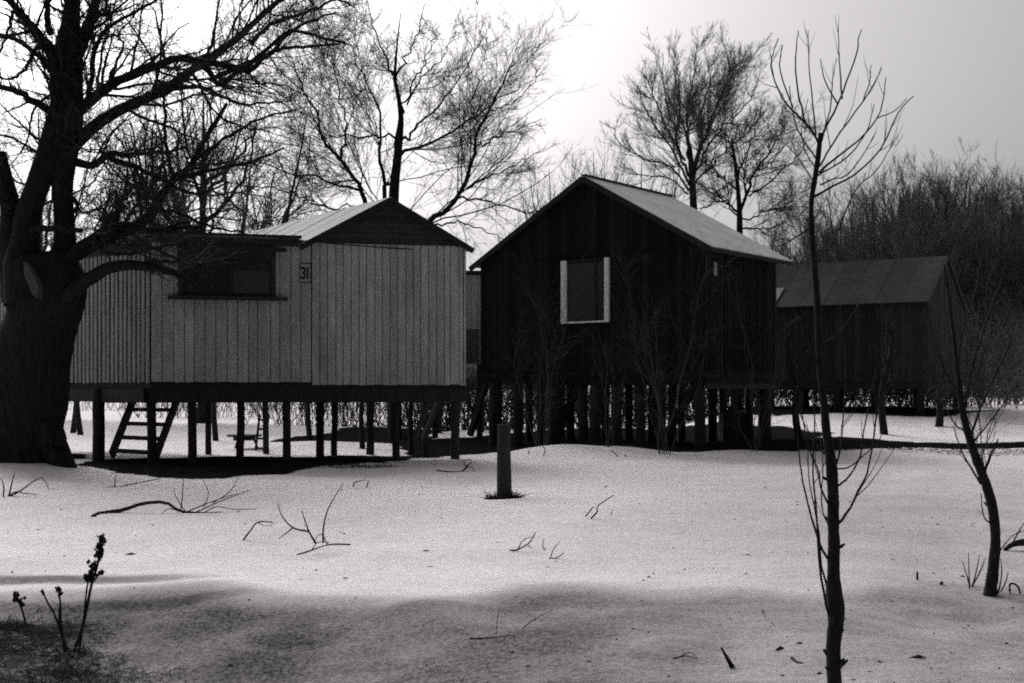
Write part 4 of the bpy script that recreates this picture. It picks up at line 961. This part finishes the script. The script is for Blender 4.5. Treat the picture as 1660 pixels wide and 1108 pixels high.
br = [([(1328, 235), (1321, 220), (1303, 197), (1275, 169), (1257, 133), (1250, 101), (1262, 62)], -.3, 6, 2),
      ([(1305, 200), (1294, 151), (1289, 105), (1291, 75), (1294, 50)], .2, 4.5, 2), ([(1285, 176), (1266, 119), (1265, 95), (1269, 73)], -.1, 3.5, 1.8),
      ([(1322, 222), (1319, 183), (1314, 137), (1311, 90), (1310, 50)], .4, 4, 1.6), ([(1330, 228), (1342, 200), (1358, 169), (1376, 124), (1390, 82), (1391, 65), (1397, 48)], .3, 6, 2),
      ([(1365, 160), (1362, 120), (1360, 82), (1359, 39)], .5, 4, 1.6), ([(1358, 169), (1340, 137), (1333, 115), (1330, 96)], .2, 3.5, 1.6),
      ([(1328, 270), (1340, 250), (1362, 215), (1399, 165), (1422, 128), (1429, 110)], .6, 5, 1.8), ([(1328, 280), (1360, 252), (1390, 229), (1422, 192), (1432, 160), (1436, 126)], -.5, 5, 1.6),
      ([(1318, 320), (1345, 305), (1385, 284), (1427, 243), (1456, 183), (1481, 156)], .2, 6, 2), ([(1325, 285), (1372, 256), (1404, 215), (1417, 169)], -.2, 4, 1.6),
      ([(1326, 262), (1298, 220), (1285, 183), (1280, 140)], -.6, 4, 1.6), ([(1318, 410), (1349, 395), (1385, 311), (1422, 275), (1456, 220)], .5, 5, 1.6),
      ([(1317, 366), (1289, 385), (1266, 398), (1250, 400)], .3, 4.5, 2), ([(1320, 300), (1300, 265), (1275, 235), (1250, 215)], .7, 4, 1.5),
      ([(1328, 240), (1345, 180), (1350, 130), (1356, 95)], .5, 4, 1.6), ([(1330, 300), (1352, 290), (1372, 285), (1400, 250), (1420, 215)], -.7, 4, 1.6), ([(1322, 275), (1303, 240), (1300, 205), (1310, 160)], .9, 3.5, 1.5),
      ([(1399, 165), (1410, 130), (1412, 105)], .4, 3, 1.4), ([(1422, 192), (1450, 180), (1470, 160)], .1, 3, 1.4), ([(1330, 600), (1310, 560), (1290, 535), (1262, 530)], -.2, 4, 1.6), ([(1328, 560), (1360, 540), (1385, 505), (1392, 490)], .2, 4, 1.6),
      ([(1345, 1000), (1335, 960), (1327, 900), (1325, 850), (1321, 800), (1318, 760), (1320, 700), (1322, 640)], -.25, 6, 2.5), ([(1345, 910), (1330, 885), (1316, 840), (1303, 790), (1297, 750), (1292, 700), (1290, 660)], .1, 6, 2),
      ([(1344, 960), (1332, 920), (1328, 870), (1322, 830), (1312, 780), (1310, 730)], .15, 5, 2), ([(1344, 820), (1330, 790), (1326, 760), (1308, 715), (1296, 640), (1290, 580)], -.2, 5, 2),
      ([(1358, 850), (1375, 830), (1392, 795), (1408, 760), (1418, 700), (1425, 650), (1438, 560)], -.2, 6, 2), ([(1356, 790), (1378, 770), (1394, 740), (1400, 700), (1412, 640), (1420, 600)], .2, 5, 2),
      ([(1355, 760), (1375, 758), (1398, 740), (1420, 720), (1438, 690)], .1, 4, 1.6), ([(1352, 765), (1362, 730), (1368, 660), (1372, 600), (1366, 520)], .3, 4.5, 1.6), ([(1340, 740), (1322, 720), (1305, 690), (1285, 640)], .2, 4, 1.6), ([(1346, 860), (1332, 820), (1334, 760), (1330, 700)], .4, 4, 1.6)]
b_ = np.array([(1357 - 830) / F * D, D, float(gz((1357 - 830) / F * D, D))])
sapling('pollard_sapling', 'knobbly pollarded sapling with upswept rods in the right foreground', 'sapling', b_, tr, br, D, rg, 26)
rg = np.random.default_rng(112); b_ = on_ground(1606, 964); D = b_[1]
tr = [(1603, 975, 42), (1605, 962, 36), (1609, 930, 30), (1613, 890, 27), (1613, 855, 26), (1607, 815, 26), (1597, 782, 25), (1583, 745, 23), (1570, 705, 21), (1561, 670, 18), (1555, 630, 14), (1550, 580, 11), (1544, 530, 9), (1538, 480, 7), (1530, 430, 5)]
br = [([(1592, 775), (1602, 748), (1610, 730), (1618, 712)], -.2, 7, 3), ([(1590, 785), (1570, 752), (1558, 730), (1545, 690)], .2, 5, 2), ([(1572, 712), (1590, 660), (1612, 610), (1635, 560), (1650, 500)], .3, 6, 2),
      ([(1562, 680), (1575, 600), (1600, 520), (1625, 450), (1640, 390)], -.3, 6, 2), ([(1556, 640), (1530, 600), (1510, 540), (1498, 500)], .3, 5, 2), ([(1552, 600), (1560, 540), (1580, 480), (1590, 420)], .4, 5, 2),
      ([(1560, 670), (1535, 650), (1515, 620), (1500, 590)], -.2, 4, 2), ([(1566, 700), (1550, 690), (1532, 660), (1520, 640)], .4, 4, 2), ([(1608, 930), (1618, 900), (1640, 870), (1662, 860)], .2, 3, 1.5), ([(1608, 850), (1596, 840), (1592, 820), (1590, 800)], -.2, 4, 1.5),
      ([(1575, 720), (1600, 690), (1630, 650), (1650, 620)], -.1, 4, 1.6), ([(1558, 650), (1590, 590), (1615, 540), (1640, 480)], .5, 4, 1.6)]
sapling('leaning_sapling', 'crooked leaning sapling rising from the snow at the right edge', 'sapling', b_, tr, br, D, rg, 8, wk=.60)

# ------------------------------------------------------------------ post, plants, fallen branches
rg = np.random.default_rng(121); b_ = on_ground(818, 810); d = b_[1]
post = thing('wooden_post', 'short weathered round post standing alone in the snow before the huts', 'post', b_)
P = np.array([W(817 + k, y, d) for k, y in ((1, 818), (.5, 780), (0, 740), (0, 700), (0, 688))]); rr = np.array([12.2, 11.8, 11.2, 10.8, 10.6]) * d / F
P = resample(np.column_stack([P, rr]), 20); v, q = tube_arrays(P[None, :, :3], P[None, :, 3], 14); ctr = np.repeat(P[:, :3], 14, 0); v = ctr + (v - ctr) * (1 + rg.normal(0, .025, 14))[np.tile(np.arange(14), 20)][:, None]
n = 20; v = np.vstack([v, P[-1, :3] + np.array([0, 0, -.012])]); T = [[(n - 1) * 14 + k, (n - 1) * 14 + (k + 1) % 14, len(v) - 1] for k in range(14)]
link('post_shaft', np_mesh('post_shaft', v - b_, q, T), M['post_wood'], post)

def tuft(name, label, c, rad, nb, h, rg, mat='grass', lean=.8, flat_=.6, w=.006, parent=None):
    a = rg.uniform(0, 6.28, nb); r = rad * np.sqrt(rg.uniform(0, 1, nb)); x = c[0] + np.cos(a) * r; y = c[1] + np.sin(a) * r * flat_
    p = np.stack([x, y, gz(x, y) - .01], 1); d = unit(rg.normal(0, lean, p.shape) * np.array([1, 1, .2]) + np.array([0, 0, 1.0])); L_ = h * rg.uniform(.4, 1.1, nb); pts = [p]
    for k in range(3): d = unit(d + rg.normal(0, .25, d.shape) + np.array([0, 0, -.18])); p = p + d * (L_ / 3)[:, None]; pts.append(p)
    P = np.stack(pts, 1); P[:, 1:, 2] = np.maximum(P[:, 1:, 2], gz(P[:, 1:, 0], P[:, 1:, 1]) + .004)
    v, q = tube_arrays(P, np.repeat((w * np.array([.7, .6, .4, .15]))[None], nb, 0), 3)
    o = link(name, np_mesh(name, v - c, q), M[mat], parent); 
    if parent is None: o.location = c; tag(o, label, 'grass', kind='stuff')
    else: o['kind'] = 'stuff'
    return o
tuft('grass_tuft', 'dark tuft of dead grass round the foot of the lone post', b_, .26, 420, .17, rg, 'dock', flat_=.7, w=.008)

def stick(name, label, pts, w0, w1, extra=(), mat='young_bark', cat='branch', lift=0.0):
    """fallen wood: points are photo positions; the first entry of each may be lifted off the snow"""
    P0 = on_ground(*pts[0][:2]); q = []
    for p in pts:
        g = on_ground(*p[:2]) if len(p) == 2 else W(p[0], p[1], p[2] if p[2] > 0 else P0[1])
        q.append(g + np.array([0, 0, lift]) if len(p) == 2 else g)
    q = resample(q, 16); d = P0[1]; r = np.linspace(w0, w1, 16) * d / F / 2
    root = thing(name, label, cat, P0)
    v, s = tube_arrays(q[None], r[None], 7); link('stem', np_mesh('stem', v - P0, s, None, True), M[mat], root)
    for pe, a, b in extra:
        e = resample([W(x, y, d + dz) for x, y, dz in pe], 12); v, s = tube_arrays(e[None], (np.linspace(a, b, 12) * d / F / 2)[None], 5); link('side_twig', np_mesh('side_twig', v - P0, s, None, True), M[mat], root)
    return root
d1 = on_ground(300, 832)[1]
stick('fallen_branch', 'long dark fallen branch arching over the snow with a spray of twigs', [(151, 838), (162, 833), (200, 827, d1), (230, 817, d1), (268, 815, d1), (292, 829, d1), (330, 832), (360, 831)], 8, 3,
      [([(293, 829, 0), (296, 800, .1), (297, 770, .2)], 2.5, 1), ([(300, 831, 0), (340, 815, .2), (385, 800, .4)], 2.5, 1), ([(315, 832, 0), (360, 812, -.2), (405, 795, -.3)], 2.5, 1), ([(292, 830, 0), (275, 825, -.1), (262, 833, -.2)], 2, 1),
       ([(330, 832, 0), (350, 822, .1), (380, 826, .2), (415, 826, .3)], 2, 1), ([(330, 822, .2), (338, 800, .3), (330, 780, .3)], 2, 1), ([(300, 829, 0), (285, 805, .2), (282, 790, .2)], 2, 1), ([(345, 816, .2), (372, 798, .2), (388, 772, .4)], 2, 1)])
stick('fallen_branch', 'forked fallen branch with upright twigs left of centre on the snow', [(482, 900), (505, 893), (535, 884), (568, 884)], 3, 5,
      [([(512, 882, 0), (500, 860, 0), (489, 828, .1)], 4, 1.5), ([(500, 862, 0), (475, 856, 0), (458, 838, .1), (450, 816, .2)], 3.5, 1.2), ([(524, 880, 0), (524, 858, .1), (530, 830, .2), (543, 805, .3), (556, 785, .3)], 3.5, 1.2), ([(532, 884, 0), (520, 866, 0), (508, 880, .1)], 2, 1), ([(475, 856, 0), (462, 866, -.1), (452, 874, -.2)], 2.5, 1), ([(505, 893, 0), (515, 880, .1), (535, 880, .1)], 2, 1)])
stick('fallen_twig', 'small bent twig poking from the snow left of the forked branch', [(394, 876), (405, 862, 0), (418, 847, 0), (442, 847, 0)], 3, 2, [([(418, 847, 0), (430, 853, .1), (450, 848, .2)], 1.5, .8)], cat='twig')
stick('fallen_branch', 'short crooked branch lying on snow left of the lone post', [(708, 764), (730, 766), (748, 765), (756, 757, 0), (764, 750, 0)], 4, 2, [([(750, 764, 0), (762, 757, .1), (772, 766, .1)], 2, 1), ([(756, 757, 0), (752, 748, .1), (764, 745, .2)], 2, 1)])
stick('fallen_twig', 'curled twig half buried in snow just below and right of the post', [(826, 893), (840, 891, 0), (858, 880, 0), (868, 864, 0)], 3, 1.5, [([(840, 891, 0), (848, 876, .05), (866, 870, .1)], 2, 1), ([(856, 884, 0), (862, 889, -.05)], 2, 1)], cat='twig')
stick('fallen_twig', 'small forked twig standing in snow right of the curled twig', [(890, 906), (902, 905, 0), (914, 897, 0)], 2.5, 1.5, [([(892, 906, 0), (898, 890, .05), (908, 878, .1)], 2, 1), ([(884, 893, 0), (880, 885, 0), (882, 873, .05)], 2, 1)], cat='twig')
stick('fallen_twig', 'pair of thin sticks leaning out of the snow right of the post', [(958, 841), (968, 830, 0), (970, 820, 0), (995, 803, 0)], 3, 1.5, [([(949, 838, 0), (957, 828, 0), (962, 822, .1)], 2.5, 1.5), ([(990, 836, 0), (993, 826, .1)], 1.5, 1)], cat='twig')
stick('snow_stake', 'dark tapered splinter of wood sticking out of the near snow', [(1187, 1082), (1178, 1066, 0), (1169, 1050, 0)], 9, 3, [], cat='stick')
stick('fallen_twig', 'thin twig lying on the grey slope in the middle foreground', [(762, 1036), (800, 1034), (835, 1030)], 3, 2, [([(805, 1034, 0), (806, 1005, .05), (810, 985, .1)], 1.5, .8), ([(835, 1030, 0), (865, 1005, .1), (898, 988, .2)], 2, 1)], cat='twig')
stick('fallen_twig', 'low twig near the bottom of the picture left of the sapling', [(1092, 1068), (1112, 1064), (1128, 1068)], 3, 2, [([(1100, 1066, 0), (1118, 1058, .05), (1130, 1066, .1)], 2, 1)], cat='twig')
stick('fallen_twig', 'curved thin twig on snow left of the pollarded sapling', [(1236, 990), (1240, 1000), (1255, 1014)], 2.5, 1.5, cat='twig')
stick('fallen_twig', 'small dark chip of bark on the snow beside the sapling foot', [(1284, 1068), (1290, 1073), (1302, 1076)], 7, 2, cat='twig')
stick('fallen_branch', 'dark broken stump end lying at the right edge of the snow', [(1628, 893), (1640, 884, 0), (1655, 880, 0), (1668, 880, 0)], 6, 14, [([(1640, 884, 0), (1650, 865, 0), (1662, 845, 0)], 3, 1.5)])
stick('dead_stem', 'short upright dead stem on snow left of the leaning sapling', [(1487, 940), (1487, 927, 0)], 4, 3, cat='twig')
stick('dead_stem', 'low dark stub on snow nearest the leaning sapling\'s left', [(1525, 948), (1528, 943, 0)], 6, 4, cat='twig')
stick('bent_wire', 'bent thin rod sticking from snow beside the leaning sapling\'s foot', [(1637, 962), (1638, 947, 0), (1650, 951, 0), (1656, 972, 0)], 4, 3, cat='rod')
# sprouts at the foot of the leaning sapling
def sprouts(px, py, label, rods, w=3):
    b = on_ground(px, py); root = thing('sapling_sprouts', label, 'shoots', b)
    for k, pts in enumerate(rods):
        P = resample([W(x, y, b[1] + .05 * k) for x, y in pts], 8); v, q = tube_arrays(P[None], (np.linspace(w, 1.2, 8) * b[1] / F / 2)[None], 5); link('shoot', np_mesh('shoot', v - b, q, None, True), M['young_bark'], root)
sprouts(1573, 955, 'thin upright shoots in snow just left of the leaning sapling\'s foot', [[(1572, 958), (1571, 930), (1570, 897)], [(1574, 958), (1582, 930), (1588, 900)], [(1573, 956), (1590, 925), (1597, 905)], [(1573, 958), (1568, 935), (1560, 910)]])
sprouts(1622, 962, 'thin shoots in snow just right of the leaning sapling\'s foot', [[(1618, 964), (1624, 930), (1622, 905)], [(1620, 964), (1630, 945), (1634, 928)]])
sprouts(20, 806, 'bent dry canes poking through snow at the left edge', [[(5, 810), (6, 790), (2, 775)], [(12, 808), (35, 795), (55, 780), (70, 776), (80, 795)], [(8, 808), (25, 798), (40, 800), (60, 802)], [(14, 806), (20, 780), (24, 768)]], 3)
sprouts(880, 740, 'few dry stems on the drift before the dark hut', [[(857, 737), (858, 730)], [(880, 742), (884, 730), (878, 722)], [(1005, 748), (1000, 738), (990, 730)], [(1018, 750), (1025, 745), (1010, 738)], [(1047, 752), (1048, 746)]], 2)
sprouts(190, 790, 'loose fine twigs on snow above the long fallen branch', [[(155, 795), (175, 790), (200, 788)], [(185, 792), (188, 770)], [(190, 790), (230, 782), (260, 776)], [(148, 812), (160, 820), (170, 812)], [(170, 818), (195, 808), (210, 804)]], 2)
sprouts(640, 790, 'scattered tiny twigs on snow between pale hut and post', [[(573, 790), (575, 783), (592, 778)], [(490, 806), (500, 800), (512, 792)], [(594, 790), (598, 778)], [(486, 802), (494, 806), (502, 803)], [(678, 800), (688, 799)]], 2.5)

# dock plants at the left
def dock(px, py, top, label, heads, rg, stems):
    b = on_ground(px, py); d = b[1]; root = thing('dock_plant', label, 'plant', b)
    for pts, w0, w1 in stems:
        P = resample([W(x, y, d + .02 * i) for i, (x, y) in enumerate(pts)], 12); v, q = tube_arrays(P[None], (np.linspace(w0, w1, 12) * d / F / 2)[None], 6); link('stalk', np_mesh('stalk', v - b, q, None, True), M['dock'], root)
    for (xa, ya, xb, yb, n, sz) in heads:
        m = MB()
        for k in range(n):
            t = rg.uniform(0, 1); c = W(xa + (xb - xa) * t + rg.normal(0, sz * .7), ya + (yb - ya) * t + rg.normal(0, sz * .4), d + rg.normal(0, sz * .6) * d / F)
            s = sz * d / F * rg.uniform(.35, .75); f = np.array([[1, 0, 0], [-1, 0, 0], [0, 1, 0], [0, -1, 0], [0, 0, 1.2], [0, 0, -1.2]]) + rg.normal(0, .2, (6, 3))
            m.add(c + f * s, None, [[0, 2, 4], [2, 1, 4], [1, 3, 4], [3, 0, 4], [2, 0, 5], [1, 2, 5], [3, 1, 5], [0, 3, 5]])
        m.build('seed_head', M['dock'], root, b, kind='stuff')
rg = np.random.default_rng(131)
dock(125, 1055, 862, 'tall dry dock plant with dark seed head in the left foreground', [(166, 868, 160, 905, 80, 5), (152, 912, 145, 940, 50, 5), (166, 926, 158, 934, 12, 4), (140, 930, 138, 942, 14, 4)], rg,
     [([(118, 1058), (130, 1030), (142, 980), (148, 950), (160, 910), (167, 870)], 6, 3), ([(128, 1058), (136, 1000), (140, 960), (146, 930), (154, 908)], 4, 2), ([(146, 950), (158, 935), (168, 924)], 3, 1.5), ([(110, 1056), (96, 1010), (98, 970)], 3, 2)])
dock(96, 1056, 950, 'short dry dock with two small dark heads left of the tall dock', [(94, 952, 98, 968, 16, 4.5), (68, 958, 70, 964, 6, 3.5)], rg, [([(105, 1056), (99, 1010), (98, 980), (94, 955)], 4, 2.5), ([(108, 1056), (90, 1000), (76, 975), (68, 955)], 4, 2.5)])
dock(32, 1010, 965, 'stubby dock head at the far left of the foreground slope', [(24, 964, 36, 980, 22, 5.5)], rg, [([(42, 1012), (36, 990), (26, 964)], 4, 3)])
# matted dead grass in the near left corner
rg = np.random.default_rng(141)
c = np.array([-3.3, 8.6, float(gz(-3.3, 8.6))]); V_, Q_, o_ = [], [], 0
for k in range(46):
    px, py = rg.uniform(-60, 300), rg.uniform(1000, 1120)
    if rg.random() < sstep(40, 300, px) * .75 + .25 * (py < 1020): continue
    g = on_ground(px, py); nb = int(rg.integers(60, 190)); a = rg.uniform(0, 6.28, nb); r = rg.uniform(.12, .4) * np.sqrt(rg.uniform(0, 1, nb)); x = g[0] + np.cos(a) * r; y = g[1] + np.sin(a) * r * .6
    p = np.stack([x, y, gz(x, y) - .01], 1); ln = rg.uniform(.06, .22) * rg.uniform(.4, 1.2, nb); dr = rg.normal(0, .7, 2)
    d = unit(rg.normal(0, .8, p.shape) * np.array([1, 1, .2]) + np.array([dr[0], dr[1], .75])); pts = [p]
    for q_ in range(3): d = unit(d + rg.normal(0, .25, d.shape) + np.array([0, 0, -.28])); p = p + d * (ln / 3)[:, None]; pts.append(p)
    P = np.stack(pts, 1); P[:, 1:, 2] = np.maximum(P[:, 1:, 2], gz(P[:, 1:, 0], P[:, 1:, 1]) + .004)
    v, q = tube_arrays(P, np.repeat((.004 * np.array([.7, .6, .4, .15]))[None], nb, 0), 3); V_.append(v); Q_.append(q + o_); o_ += len(v)
mg = link('matted_grass', np_mesh('matted_grass', np.concatenate(V_) - c, np.concatenate(Q_)), M['grass']); mg.location = c; tag(mg, 'matted dead grass in the near left corner', 'grass', kind='stuff')
for px, py, rad, nb_, h, lb in ((1330, 728, 1.1, 1600, .28, 'dark grass bank at the right of the dark hut'), (1560, 733, 2.0, 900, .12, 'thin line of dry grass along the bank at the right'), (300, 765, 1.9, 1500, .16, 'dry grass under the front of the pale hut'), (540, 755, 1.4, 900, .12, 'dry grass below the right half of the pale hut'), (1050, 723, 3.0, 1500, .2, 'dry grass along the front stilts of the dark hut')):
    g = on_ground(px, py); tuft('dry_grass', lb, g, rad, nb_, h, rg, 'dock', 1.0, .35, .007)

# scattered litter on the old snow
rg = np.random.default_rng(151); m = MB(); c = np.array([0.5, 14.0, float(gz(.5, 14.0))])
for k in range(420):
    y = 6.6 + 20 * rg.uniform(0, 1) ** 1.4; x = rg.uniform(-.46, .44) * y; s_ = rg.uniform(.004, .013) * (1 if k % 12 else 1.8); a = rg.uniform(0, 3.14); f = np.array([math.cos(a), math.sin(a), 0]); g = np.array([-f[1], f[0], 0]); l = s_ * rg.uniform(1, 3.5)
    p = np.array([x, y, float(gz(x, y)) + .002]); u = np.array([0, 0, s_ * rg.uniform(.4, 1.2)])
    m.add([p - f * l, p + g * s_ * .6, p + f * l, p - g * s_ * .6, p + u + f * l * .2], None, [[0, 3, 4], [3, 2, 4], [2, 1, 4], [1, 0, 4]])
o = m.build('snow_litter', M['dock'], None, c); o.location = c; tag(o, 'bits of bark and leaf scattered over the old snow', 'litter', kind='stuff')
